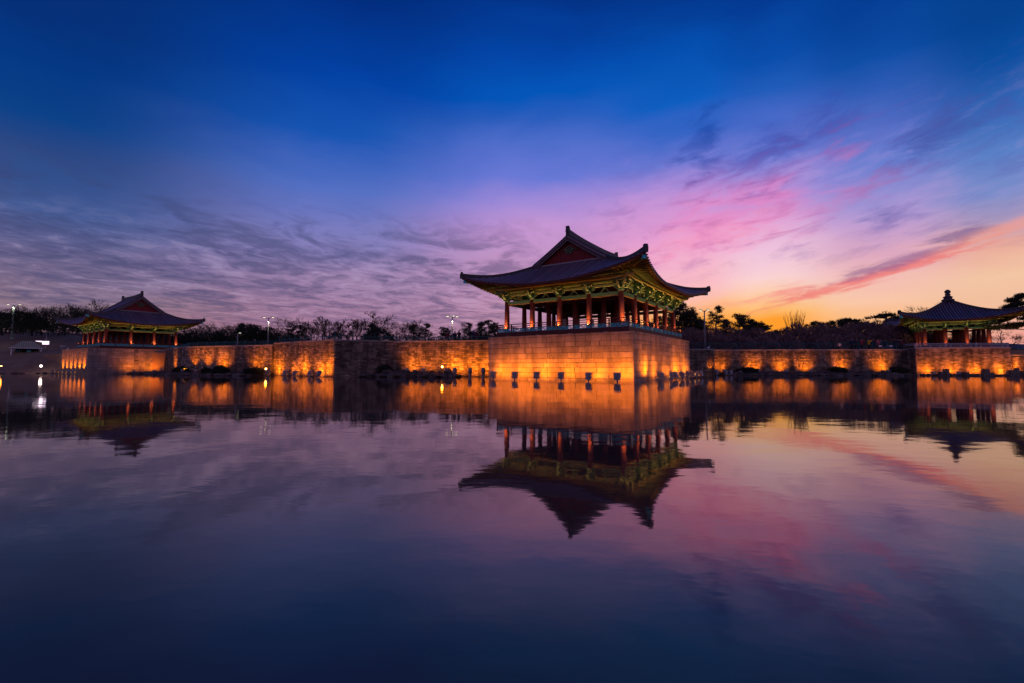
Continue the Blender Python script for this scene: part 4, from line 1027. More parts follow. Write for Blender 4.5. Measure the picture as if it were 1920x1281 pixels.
# ---------------------------------------------------------------- trees
def bare_mesh(seed, h=8., spread=.55, trunk=.22, ups=.35, depth=6, fork=.28):
    r = random.Random(seed); tm, cm = MB(), MB()
    def grow(p, d, ln, rr, dep):
        k_ = 3; pts = [p]; rads = [rr]
        for i in range(k_):
            d = (d+Vector((r.gauss(0,.10), r.gauss(0,.10), r.gauss(0,.06)+.02*ups))).normalized(); pts.append(pts[-1]+d*(ln/k_)); rads.append(rr*(1-.38*(i+1)/k_))
        (tm if dep >= depth-0 else cm).tube(pts, rads, 6 if dep >= depth-1 else 3, 0, False)
        if dep == 0: return
        nb = 3 if dep > 1 else 4
        for i in range(nb):
            f = 1. if i == 0 else r.uniform(.45, 1.); q = pts[0].lerp(pts[-1], f) if f < .34 else (pts[1].lerp(pts[2], (f-.33)/.33) if f < .67 else pts[2].lerp(pts[3], (f-.67)/.33))
            ax = d.cross(Vector((r.gauss(0,1), r.gauss(0,1), r.gauss(0,1)))).normalized(); ang = r.uniform(.15,.45) if i == 0 else r.uniform(.7,1.25)*spread*1.5
            nd = (Matrix.Rotation(ang, 3, ax) @ d + Vector((0,0,ups*.3))).normalized()
            grow(q, nd, ln*r.uniform(.62,.82), max(.017, rads[-1]*r.uniform(.6,.85)), dep-1)
    grow(Vector((0,0,0)), Vector((r.gauss(0,.05), r.gauss(0,.05), 1)).normalized(), h*fork, trunk, depth)
    return tm.mesh('trunk', MT['bark']), cm.mesh('crown', MT['twig'])
def pine_mesh(seed, h=9., lean=.6, lay=13, W=2.6, start=.35, n=52, flat_=.62, dense=.42):
    r = random.Random(seed); tm, cm = MB(), MB()
    tr_ = [Vector((lean*math.sin(t*2.2+seed)*t, lean*.6*math.sin(t*3+seed*2)*t, h*t)) for t in [i/8 for i in range(9)]]
    tm.tube(tr_, [.24*(1-.85*i/8) for i in range(9)], 7)
    lm = MB()
    for i in range(lay):
        f = start+(1-start)*(i+r.uniform(-.3,.3))/lay; f = min(max(f, .2), .985); p = tr_[int(f*8)].lerp(tr_[min(8,int(f*8)+1)], f*8-int(f*8))
        prof = W*(1-max(0,(f-start)/(1-start))**1.6*.8)*r.uniform(.55,1.1)
        for b in range(r.choice((2,2,3))):
            t = r.uniform(0,6.283); e = p+Vector((math.cos(t)*prof, math.sin(t)*prof, prof*r.uniform(-.05,.55))); mid = p.lerp(e,.5)+Vector((0,0,-.08*prof))
            lm.tube([p, mid, e], [.07,.05,.02], 4, 0, False)
            for g in (.55,.8,1.0):
                c = mid.lerp(e, (g-.5)*2)+Vector((r.gauss(0,.18), r.gauss(0,.18), .12+r.gauss(0,.06)))
                tuft(cm, c, int(n*dense*r.uniform(.6,1.2)), .36+.36*prof/W*r.uniform(.5,1.4), r, flat_, 1.1, .15)
    tuft(cm, tr_[-1], n, .4, r, 1., 1., .10)
    tm.v += []; o = len(tm.v); tm.add(lm.v, lm.f, 0, True)
    return tm.mesh('trunk', MT['bark']), cm.mesh('crown', MT['needle'])
BARE = [bare_mesh(1, 9, .55, .24), bare_mesh(2, 8.5, .62, .20, .5), bare_mesh(3, 9.5, .48, .26, .6), bare_mesh(4, 8, .7, .2, .2)]
VASE = [bare_mesh(5, 8, .30, .24, .9, 6, .30)]
PINE = [pine_mesh(1, 9.5, .7, 18, 2.5, .25), pine_mesh(2, 8.5, .4, 17, 2.3, .2), pine_mesh(3, 10, .9, 16, 2.9, .3), pine_mesh(4, 8, .3, 18, 2.2, .12, 60, .8)]
ROUND = [pine_mesh(6, 7.5, .4, 13, 2.9, .38, 60, .6, 1.1), pine_mesh(7, 7, .5, 12, 3.0, .4, 60, .5, 1.1)]
HH = {}
for lst in (BARE, VASE, PINE, ROUND):
    for t_, c_ in lst: HH[c_.name] = max(v.co.z for v in c_.vertices)
def tree(lst, idx, px, Yd, ytop, label, group, zb=3.8, wide=1., name=None, seed=0):
    tr_, cr_ = lst[idx % len(lst)]; x = (px-960)/856*Yd; ztop = 1.353+(687-ytop)*Yd/856
    s = (ztop-zb)/HH[cr_.name]
    nm = name or ('pine_tree' if lst in (PINE, ROUND) else 'bare_tree')
    t = thing(nm, label, 'pine tree' if lst in (PINE, ROUND) else 'bare tree', (x, Yd, zb-.15), (px*1.7+seed) % 6.28, group); t.scale = (s*wide, s*wide, s)
    put('trunk', tr_, t); put('crown', cr_, t); return t
gl = 'bare trees on the mound behind the left pavilion'
for i, (px, Y_, yt, wd, lb) in enumerate(((98,150,566,1.15,'wide bare tree on the mound, left of the left pavilion roof'),(143,158,574,1.0,'bare tree just left of the left pavilion roof tip'),(172,165,562,1.1,'tall bare tree peeping over the left pavilion roof'),(200,175,571,1.,'bare tree hardly showing above the left pavilion roof'),(48,150,583,.9,'small bare tree between the dark pines at the left edge'),(128,140,588,1.1,'low bare tree on the mound beside the wide one'))):
    tree(BARE, i, px, Y_, yt, lb, gl, 10.5, wd)
for i, (px, yt) in enumerate(((-25,585),(2,582),(22,588),(36,580),(58,586),(76,594),(12,600),(46,602),(88,603),(108,604),(132,606),(152,604),(66,610),(118,616),(30,612))):
    tree((PINE, ROUND)[i % 2], i, px, 128+4*(i % 4), yt, 'dense dark pine in the clump on the mound at the left edge', 'dark pines on the left mound', 10.0, 1.5)
for i, (px, Y_, yt, k_, wd, lb) in enumerate((
    (388,118,607,0,1.1,'bare tree just right of the left pavilion roof tip'),(405,112,611,1,1.1,'low bare tree behind the teal fence, second right of the left pavilion'),(428,120,606,2,1.1,'bare tree left of the dark pines behind the teal fence'),
    (412,125,604,3,1.2,'broad bare tree in the wood right of the left pavilion'),(526,110,592,1,1.2,'large bare tree beside the twin-headed lamp'),(541,118,600,0,1.,'bare tree behind the large one beside the twin-headed lamp'),
    (588,105,604,2,1.15,'spreading bare tree left of the fan-shaped ones'),(604,112,606,3,.9,'slim bare tree between the spreading and the fan-shaped tree'),(617,108,595,-1,1.25,'tall fan-shaped bare tree behind the bastion'),(634,112,598,-1,1.1,'second fan-shaped bare tree behind the bastion'),
    (655,106,601,-1,1.35,'broad fan-shaped bare tree right of the tall ones'),(672,110,600,0,1.2,'wide bare tree left of the dome shrub'),(718,102,590,2,1.15,'tallest bare tree above the dome shrub'),(738,108,604,1,1.1,'low bare tree right of the dome shrub'),
    (760,100,601,2,.95,'slender bare tree left of the two pines before the street lamp'),(790,110,610,0,1.1,'bare tree behind the two pines before the street lamp'),(858,104,607,3,1.2,'bare tree right of the multi-headed street lamp'),(875,108,605,0,1.,'bare tree behind the standing visitors'))):
    tree(VASE if k_ < 0 else BARE, abs(k_), px, Y_, yt-5, lb, 'bare trees behind the left walls', 3.8, wd*1.2)
for i, (px, Y_, yt, k_, wd, lb) in enumerate((
    (452,112,604,3,.8,'dark narrow pine in the wood right of the left pavilion'),(470,108,606,1,1.2,'dark pine left of the twin-headed lamp'),(484,112,608,2,1.1,'dark pine just left of the twin-headed lamp post'),(505,105,612,0,1.,'dark pine behind the twin-headed lamp post'),
    (555,102,608,2,1.2,'ragged pine right of the large bare tree'),(565,106,609,0,1.,'second ragged pine right of the large bare tree'),(697,98,605,3,.9,'pointed pine rising from the dome shrub'),(776,97,606,1,1.1,'dark pine with spiky top left of the street lamp'),
    (800,96,605,0,1.1,'dark pine with spreading top left of the street lamp'),(826,100,611,2,.9,'small pine at the foot of the street lamp'),(838,104,614,1,.9,'small pine behind the left visitor'),(882,100,604,0,1.,'pine behind the pair of visitors'),
    (902,100,601,3,.9,'pine left of the main pavilion columns'),(913,97,599,0,1.1,'pine beside the left corner of the main pavilion'),(928,104,603,1,1.1,'pine seen past the leftmost main column'))):
    tree(PINE, k_, px, Y_, yt-2, lb, 'pines behind the left walls', 3.8, wd*1.25)
for i, (px, Y_, yt, k_, wd, lb, ls) in enumerate((
    (1266,94,578,0,1.4,'broad pine behind the far corner column of the main pavilion',PINE),(1294,90,580,3,1.3,'dark pine filling the gap right of the main pavilion',PINE),(1310,88,604,1,1.3,'low warm-lit pine under the lamp pole',PINE),(1272,92,570,2,1.2,'tall pine right behind the main pavilion columns',PINE),(1285,95,566,0,1.25,'tall pine just right of the main pavilion, tops almost at its eaves',PINE),(1302,92,587,1,1.1,'spreading pine between the main pavilion and the lamp pole',PINE),(1316,97,596,3,.9,'low pine left of the lamp pole',PINE),
    (1346,90,571,0,.95,'tall single pine right of the lamp pole',PINE),(1362,96,596,3,.9,'low pine right of the tall single pine',PINE),(1380,92,585,2,1.1,'pine with knobbly top against the orange glow',PINE),(1396,94,588,1,1.1,'pine next to the knobbly one against the orange glow',PINE),
    (1410,97,596,3,1.1,'shorter pine against the orange glow',PINE),(1427,94,601,1,1.2,'rounded pine at the right end of the glowing gap',ROUND),(1237,98,590,1,1.1,'pine seen between the right-side columns of the main pavilion',PINE),(1215,99,598,0,1.1,'pine seen through the main pavilion, third bay',PINE),
    (1531,112,600,3,1.,'small pine top in the line right of the pollard tree',PINE),(1548,115,603,1,1.,'pine top above the purple thicket, left part',PINE),(1562,112,599,3,.8,'pointed pine top above the purple thicket',PINE),(1578,118,598,0,.9,'thin pine top left of the round pine',PINE),
    (1597,105,593,0,1.35,'flat round pine above the thicket',ROUND),(1618,110,601,2,1.,'pine between the round pine and the small pavilion',PINE),(1636,112,604,1,1.,'low pine left of the dark bushy pine',PINE),(1659,102,583,1,1.35,'dark bushy pine left of the small pavilion roof',ROUND),(1683,108,597,0,1.1,'pine touching the left eave of the small pavilion',ROUND),
    (1478,120,612,1,.9,'small pine left of the pollard tree',PINE),(1456,118,617,3,.9,'low pine in the dip of the tree line',PINE),(1512,118,606,2,.8,'pine right of the pollard tree',PINE))):
    tree(ls, k_, px, Y_, yt-2, lb, 'pines beyond the right wall', 3.8, wd*1.2)
# pollarded tree: a fan of straight rods
r = random.Random(77); tmb, cmb = MB(), MB(); tmb.tube([(0,0,0),(0,0,2.2),(.1,0,3.2)], [.3,.26,.28], 8)
for i in range(34):
    t_ = r.uniform(0, 6.283); sp_ = r.uniform(.1,1.)**.6; b = Vector((.1,0,3.1)); e = Vector((math.cos(t_)*2.3*sp_, math.sin(t_)*2.3*sp_, 8.+r.uniform(-.7,.5)-.9*sp_)); m_ = b.lerp(e,.4)+Vector((math.cos(t_),math.sin(t_),0))*.55*sp_
    cmb.tube([b, m_, e], [.09,.055,.018], 4, 0, False)
    for g in range(3): q_ = m_.lerp(e, r.random()); cmb.tube([q_, q_+Vector((r.gauss(0,.25), r.gauss(0,.25), .9))], [.025,.01], 3, 0, False)
t = thing('bare_tree', 'pollarded bare tree with a fan of straight rods above the thicket', 'bare tree', ((1490-960)/856*104, 104, 3.9)); t.scale = (1.1,1.1,1.22)
tmb.build('trunk', MT['bark'], t); cmb.build('crown', MT['twig'], t)
tree(BARE, 1, 1733, 92, 562, 'bare tree rising behind the small pavilion roof', 'bare trees behind the small pavilion', 3.9, 1.2)
tree(BARE, 3, 1752, 96, 572, 'second bare tree behind the small pavilion roof', 'bare trees behind the small pavilion', 3.9, 1.1)
tree(BARE, 0, 1876, 82, 603, 'low bare tree under the big pine right of the small pavilion', 'bare trees behind the small pavilion', 3.4, 1.3)
tree(BARE, 2, 1802, 98, 612, 'bare tree glimpsed between the small pavilion columns', 'bare trees behind the small pavilion', 3.8, 1.3)
tree(BARE, 1, 1765, 100, 616, 'low bare tree seen through the small pavilion', 'bare trees behind the small pavilion', 3.8, 1.5)
# the big near pine at the right edge: flat pads on long limbs
r = random.Random(5); tmb, cmb = MB(), MB(); tmb.tube([(3.2,0,-.5),(3.0,.2,2.),(2.2,0,4.5),(2.4,.2,7.),(1.8,0,9.4)], [.34,.28,.2,.14,.06], 8)
for (x, z, w_, h_) in ((-2.2,3.9,1.6,.34),(-3.2,4.75,1.0,.30),(-.6,4.3,1.5,.4),(.9,5.2,1.5,.45),(-.9,5.8,1.3,.34),(.6,6.4,1.5,.4),(-1.4,7.0,.7,.3),(-.2,7.35,.9,.32),(-.9,8.0,.55,.28),(.3,8.5,.9,.35),(1.6,9.0,1.0,.4),(2.2,6.,1.6,.5),(2.4,7.6,1.4,.5),(3.2,4.2,1.8,.5)):
    a = Vector((2.5,0,max(1.5,z-1.1))); b = Vector((x,r.uniform(-.5,.5),z-.12)); tmb.tube([a, a.lerp(b,.5)+Vector((0,0,.25)), b], [.1,.07,.03], 5, 0, False)
    for i in range(int(22*w_)+8):
        c = (x+r.uniform(-1,1)*w_, r.uniform(-.8,.8)*w_, z+r.gauss(0,.10)+.15*h_); tuft(cmb, c, 80, .50, r, .7, .9, .09)
t = thing('pine_tree', 'big dark pine with flat foliage pads overlapping the right eave tip of the small pavilion', 'pine tree', (71.2, 62.5, 3.0)); t.rotation_euler.z = -.75; t.scale = (.86,.86,.86)
t.location = (1926-960)/856*66, 66, 3.2; t.scale = (1.05, 1.05, .98)
tmb.build('trunk', MT['bark'], t); cmb.build('crown', MT['needle'], t)
# understorey: leafless thicket on the right, dark undergrowth on the left
def mass(name, spots, mat, label, seed, n=520, ln=.55, droop=.0):
    r = random.Random(seed); m = MB()
    for (x, y, z, R_, H_) in spots:
        for i in range(n):
            t_ = r.uniform(0,6.283); u = r.random()**.6; rr = R_*math.sqrt(max(0,1-u*u))*r.uniform(.5,1.05); p = Vector((x+rr*math.cos(t_), y+rr*math.sin(t_)*.8, z+H_*u*r.uniform(.75,1.04)))
            a = Vector((math.cos(t_)*.5+r.gauss(0,.45), math.sin(t_)*.5+r.gauss(0,.45), .8+r.gauss(0,.5)-droop)).normalized(); b = a.cross(Vector((r.gauss(0,1),r.gauss(0,1),r.gauss(0,1)))).normalized()*(.028+.05*r.random()); q = ln*r.uniform(.5,1.5)
            m.add([p-b, p+b, p+a*q], [(0,1,2)], 0)
    return tag(m.build(name, mat), label, None, None, 'stuff')
sp_ = []
r = random.Random(31)
for px, yt in ((1296,622),(1318,626),(1340,622),(1365,618),(1392,625),(1420,622),(1446,628),(1470,622),(1496,612),(1520,618),(1545,612),(1570,616),(1598,612),(1622,608),(1650,606),(1674,604),(1700,608),(1722,618),(1310,636),(1350,638),(1390,638),(1430,638),(1475,636),(1515,632),(1560,634),(1605,632),(1645,630),(1690,630),(1280,640),(1755,640),(1790,640),(1830,642),(1740,632)):
    Y_ = r.uniform(80, 95) if yt < 630 else r.uniform(77, 82); H_ = 1.353+(687-yt+5)*Y_/856-3.8
    sp_.append(((px-960)/856*Y_, Y_, 3.8, 2.9, H_)); sp_.append(((px-952)/856*(Y_+2), Y_+2, 3.8, 2.4, H_*.8))
mass('thicket', sp_, MT['thicket'], 'purple-brown leafless thicket beyond the right wall', 1, 1500, .55)
sp_ = []
for px in range(-20, 330, 13): Y_ = r.uniform(112, 124); sp_.append(((px-960)/856*Y_, Y_, 5.2+4.5*sst(330,120,px), 4., r.uniform(5.0,7.5)*(1 if px < 170 else .7)))
for px in range(320, 600, 11): Y_ = r.uniform(98, 112); sp_.append(((px-960)/856*Y_, Y_, 3.8, 3.4, r.uniform(3.2,5.6)*sst(610,520,px)+1.6))
for px in range(600, 960, 12): Y_ = r.uniform(86, 100); sp_.append(((px-960)/856*Y_, Y_, 3.8, 2.6, r.uniform(1.6,2.8)+1.4*sst(820,900,px)))
for px in range(960, 1290, 16): Y_ = r.uniform(90, 104); sp_.append(((px-960)/856*Y_, Y_, 3.8, 3., r.uniform(2.0,4.0)))
mass('undergrowth', sp_, MT['shrub'], 'dark undergrowth massed behind the left walls', 2, 1100, .6)
# far wood closing the horizon
sp_ = []
for i in range(70):
    x = -330+i*11.5; sp_.append((x, r.uniform(215,260), 3.6+6*sst(-90,-190,x), 8., r.uniform(7,11)*(.55 if -60 < x < 60 else .75)))
mass('treeline', sp_, MT['shrub'], 'far dark line of woods along the horizon', 3, 420, 1.3)
# bare tree on the left ledge, lit from behind
t = thing('bare_tree', 'dark leafless tree on the ledge against the orange lit left wall', 'bare tree', (-38.6, 66.4, .35)); t.scale = (.34,.34,.36); put('trunk', BARE[3][0], t); put('crown', BARE[3][1], t)
t = thing('bare_tree', 'small leafless tree crouching beside the taller one on the left ledge', 'bare tree', (-40.3, 66.6, .35)); t.scale = (.26,.26,.22); t.rotation_euler.z = 2; put('trunk', BARE[1][0], t); put('crown', BARE[1][1], t)
# ---------------------------------------------------------------- fences
def fence(name, label, pts, z, h, post, group=None, picket=.16, mat='fence', posts_h=0.):
    t = thing(name, label, 'fence', (pts[0][0], pts[0][1], z), 0, group); o = Vector((*pts[0],0)); pk = MB()
    pme = MB().box((0,0,(h+posts_h)/2), (.075,.075,h+posts_h)).box((0,0,h+posts_h+.03), (.10,.10,.06)).mesh('fence_post', MT[mat])
    for a, b in zip(pts, pts[1:]):
        A_, B_ = Vector((*a,0))-o, Vector((*b,0))-o; d = B_-A_; L = d.length; d.normalize(); n = max(1, int(L/post))
        for i in range(n+1): p = A_+d*(L*i/n); put('fence_post', pme, t, p, math.atan2(d.y, d.x))
        for zz in (.12, h-.08):
            m = MB(); m.bar(A_+Vector((0,0,zz)), B_+Vector((0,0,zz)), .045, .05); m.build('fence_rail', MT[mat], t)
        k_ = int(L/picket)
        for i in range(k_): p = A_+d*(L*(i+.5)/k_); pk.box((p.x,p.y,h*.5), (.022,.022,h-.06))
    tag(pk.build('pickets', MT[mat], t), kind='stuff'); return t
fence('fence', 'teal picket fence on top of the long left wall', [(-62.5,85.5),(-53.2,75.2),(-43.0,70.7),(-35.2,68.2)], 4.1, 1.15, 1.9)
fence('fence', 'teal fence with tall posts behind the bastion', [(-35.0,68.6),(-22.6,60.3),(-16.0,63.0)], 3.9, 1.6, 1.35, posts_h=.35)
fence('fence', 'teal fence above the middle wall where visitors stand', [(-15.8,62.6),(-6.9,60.6),(-2.6,59.8),(3.6,58.9)], 4.0, 1.35, 1.5)
fence('fence', 'dark teal fence running along the top of the right wall', [(22.4,70.6),(31.2,71.9),(59.6,70.0)], 3.85, 1.25, 2.0)
fence('fence', 'blue-grey railing beyond the small terrace at the right edge', [(72.4,69.4),(95,77.2)], 3.0, 1.25, 1.6)
# stone balustrade of the small terrace
t = thing('stone_balustrade', 'pale stone balustrade along the front edge of the small terrace', 'balustrade', (TC0.x, TC0.y, TZ))
d_, n_, L_ = face_dirs(TC0[:2], TC1[:2]); ins = -n_*.18
me = MB().box((0,0,.33), (.17,.17,.66)).mesh('baluster_post', MT['stonerail']); n = 9
me2 = MB().box((0,0,.16), (.12,.10,.32)).mesh('short_post', MT['stonerail'])
for i in range(0, n+1, 3): put('baluster_post', me, t, d_*(.12+(L_-.3)*i/n)+ins, math.atan2(d_.y,d_.x))
for i in range(n): put('short_post', me2, t, d_*(.12+(L_-.3)*(i+.5)/n)+ins, math.atan2(d_.y,d_.x))
for z, hh in ((.06,.12),(.36,.10),(.57,.12)):
    m = MB(); m.bar(ins+Vector((0,0,z)), d_*L_+ins+Vector((0,0,z)), .13, hh); m.build('stone_rail', MT['stonerail'], t)
sd = (TB0-TC0).normalized(); m = MB()
for z, hh in ((.36,.10),(.57,.12)): m.bar(Vector((.15,.2,z)), sd*8.5+Vector((.15,.2,z)), .13, hh)
m.build('stone_rail', MT['stonerail'], t)

# ---------------------------------------------------------------- street lamps
def street_lamp(loc, h, heads, label, polemat, lit=True, spread=1.05, rz=0., cr_=.09, s=1.):
    t = thing('street_lamp', label, 'street lamp', loc, rz, 'park lamp posts')
    MB().tube([(0,0,-.3),(0,0,h*.5),(0,0,h)], [cr_*1.25,cr_*1.05,cr_*.8], 10).lathe([(cr_*2,0),(cr_*2,.3),(cr_*1.3,.4)], 10).build('pole', MT[polemat], t)
    for i in range(heads):
        a = math.pi*2*i/heads if heads > 2 else math.pi*i; e = Vector((math.cos(a)*spread, math.sin(a)*spread, h+.12))
        m = MB(); m.tube([(0,0,h-.25), (e.x*.5,e.y*.5,h+.02), e], [.04,.035,.03], 6); m.build('arm', MT[polemat], t)
        m = MB(); c = e+Vector((math.cos(a),math.sin(a),0))*.22*s; m.box(c+Vector((0,0,.05)), (.40*s,.22*s,.10*s), 0, a, .8); hd = m.build('lamp_head', MT['metal'], t)
        m = MB(); m.box(c+Vector((0,0,-.045*s)), (.34*s,.18*s,.06*s), 0, a); m.build('lens', MT['lamphead' if lit else 'lamphead_dim'], hd)
    if lit:
        d = bpy.data.lights.new('lamp_light', 'SPOT'); d.energy = 110*h/5; d.spot_size = rad(125); d.spot_blend = .6; d.color = (1, .86, .6); d.shadow_soft_size = .15
        o = bpy.data.objects.new('lamp_light', d); COL.objects.link(o); o.parent = t; o.location = (0,-.2,h-.55)
    return t
street_lamp((-129.5, 118.0, 8.3), 9.0, 2, 'pale green lamp post with two lit heads at the left edge', 'polegreen', True, 1.2, 0, .18, 1.3)
street_lamp((-43.1, 80.5, 4.0), 5.9, 2, 'thin lamp post with two lit heads left of the bastion', 'polegrey', True, .55)
street_lamp((-9.45, 72.0, 4.0), 5.15, 4, 'lamp post with four bright heads above the middle wall', 'polegrey', True, .55, .4)
street_lamp((32.6, 77.0, 4.0), 6.75, 4, 'grey lamp pole with dark heads right of the main pavilion', 'polegrey', False, .6, .3, .12)
street_lamp((-50.6, 84.0, 4.0), 3.4, 1, 'short single-headed lamp behind the long left wall fence', 'polegrey', False, .2)
t = thing('bollard_light', 'small pale lamp standing on the short wall end', 'lamp', (30.05,69.8,4.0)); MB().tube([(0,0,-.2),(0,0,.12)], .10, 8).build('post', MT['stonerail'], t); MB().lathe([(.14,.12),(.18,.2),(.14,.32),(.04,.38)], 10).build('globe', MT['white'], t)

# ---------------------------------------------------------------- kiosk, lit sign, small signs
kx, ky = (50-960)/856*94, 94
t = thing('kiosk', 'small kiosk with pale ribbed hip roof and white posts on the grass bank', 'kiosk', (kx, ky, 3.3), .78)
t.scale = (.72, .72, .86)
hx, hy = 2.9, 2.3
m = MB(); rid = 1.0; e = 2.12; p_ = 3.72
vs = [(-hx-.4,-hy-.4,e),(hx+.4,-hy-.4,e),(hx+.4,hy+.4,e),(-hx-.4,hy+.4,e),(-rid,0,p_),(rid,0,p_)]
m.add(vs, [(0,1,5,4),(1,2,5),(2,3,4,5),(3,0,4),(3,2,1,0)]); m.build('roof', MT['coping'], t)
m = MB()
for i in range(15):
    u = -hx+2*hx*i/14; k_ = min(1., (hx+.4-abs(u))/(hx+.4-rid)); a = Vector((u,-hy-.4,e+.03)); b = Vector((u,-(hy+.4)*(1-k_),e+(p_-e)*k_+.03)); m.bar(a, b, .20, .06)
tag(m.build('roof_ribs', pm('pale_yellow_roof_ribs', (.62,.58,.30), (.5,.46,.24), 4, .5), t), kind='stuff')
for z in (e-.1,): 
    for s in (-1,1):
        m = MB(); m.bar((-hx-.45,s*(hy+.42),z), (hx+.45,s*(hy+.42),z), .12, .2); m.build('eave_beam', MT['white'], t); m = MB(); m.bar((s*(hx+.42),-hy-.36,z), (s*(hx+.42),hy+.36,z), .12, .2); m.build('eave_beam', MT['white'], t)
pme = MB().box((0,0,1.0), (.26,.26,2.0)).mesh('post', MT['white'])
for a in (-1,1):
    for b in (-1,1): put('post', pme, t, (a*hx, b*hy, 0))
m = MB(); m.box((0,1.2,1.0), (4.6,.1,2.0)); m.build('back_wall', MT['darkgreen'], t)
m = MB(); m.box((.4,-.4,.85), (1.1,.8,1.7)); m.box((.4,-.82,1.2), (.8,.04,.7), 1); m.build('vending_box', [MT['fence'], MT['teal']], t)
m = MB(); m.box((-1.7,.2,.8), (1.2,.8,1.6)); m.build('counter', MT['fence'], t)
sx_, sy_ = (85-960)/856*100, 100
t = thing('lit_sign', 'glowing pinkish white sign with a pointed arm beside the kiosk', 'lit sign', (sx_, sy_, 4.6), .3)
m = MB(); m.box((0,0,1.9), (1.25,.18,.78)); m.build('sign_box', MT['white'], t)
m = MB(); m.box((0,-.10,1.9), (1.15,.02,.68)); m.prism([(-.6,2.02),(-.6,2.28),(-1.75,2.30),(-1.75,2.22)], (0,-.10,0), UX, UZ, .03, 0); m.build('sign_face', MT['signglow'], t)
m = MB()
for a in (-.22,.2): m.box((a,-.116,1.93), (.2,.01,.1))
m.build('sign_mark', MT['darkred'], t)
m = MB(); m.tube([(0,0,0),(0,0,1.5)], .06, 6); m.tube([(.05,0,2.2),(.05,0,3.7)], .07, 6); m.build('pole', MT['polegrey'], t)
d = bpy.data.lights.new('lamp_light','POINT'); d.energy = 14; d.color = (1,.75,.95); d.shadow_soft_size = .3; o = bpy.data.objects.new('lamp_light', d); COL.objects.link(o); o.parent = t; o.location = (0,-.7,1.7)
t = thing('shelter', 'low flat-topped post on the bank left of the left pavilion', 'marker', ((118-960)/856*98, 98, 4.4)); MB().box((0,0,.6), (.35,.35,1.3)).build('post', MT['polegrey'], t); MB().box((0,0,1.3), (.95,.5,.14)).build('cap', MT['white'], t)
def small_sign(px, Y_, z, w_, h_, label, grp):
    t = thing('small_sign', label, 'sign', ((px-960)/856*Y_, Y_, z), 0, grp); MB().box((0,0,h_/2), (w_,.03,h_)).build('panel', MT['white'], t); MB().tube([(0,.03,-.6),(0,.03,.02)], .02, 6).build('stem', MT['metal'], t)
small_sign(126.5, 92, 4.55, .35, .5, 'tiny white marker at the left end of the left platform', None)
small_sign(1651, 69.6, 4.35, .48, .2, 'small white plate on the right fence below the person in grey', 'white plates on the right fence')
small_sign(1671, 69.5, 4.35, .48, .2, 'small white plate on the right fence with nobody above it', 'white plates on the right fence')
# display boards standing in the main pavilion
def board(x, y, w_, h_, label):
    M_ = main_pav.matrix_basis; p = M_ @ Vector((x, y, .525)); t = thing('display_board', label, 'display board', p, A0-math.pi/2, 'display boards in the main pavilion')
    MB().box((0,0,.72+h_/2), (w_,.05,h_)).build('panel', MT['white'], t); m = MB(); m.box((-w_*.4,0,.36), (.05,.05,.72)); m.box((w_*.4,0,.36), (.05,.05,.72)); m.box((0,0,.03), (w_,.4,.05)); m.build('stand', MT['metal'], t)
board(-2.5, -.6, .7, .75, 'white display board in the middle of the main pavilion'); board(-1.0, -3.9, 1.0, .6, 'wide pale display board near the right-hand columns of the main pavilion'); board(-3.6, 2.2, .6, .9, 'narrow white display board at the left inside the main pavilion')
# teal bench and lamp box details left out of reach: low bench on the deck of the main pavilion
t = thing('bench', 'low dark red bench inside the front bay of the main pavilion', 'bench', main_pav.matrix_basis @ Vector((-6.3, 4.6, .525)), A0+math.pi/2)
MB().box((0,0,.42), (2.2,.42,.07)).build('seat', MT['rail'], t)
for s in (-1,1): MB().box((s*.9,0,.195), (.08,.36,.385)).build('leg', MT['darkred'], t)

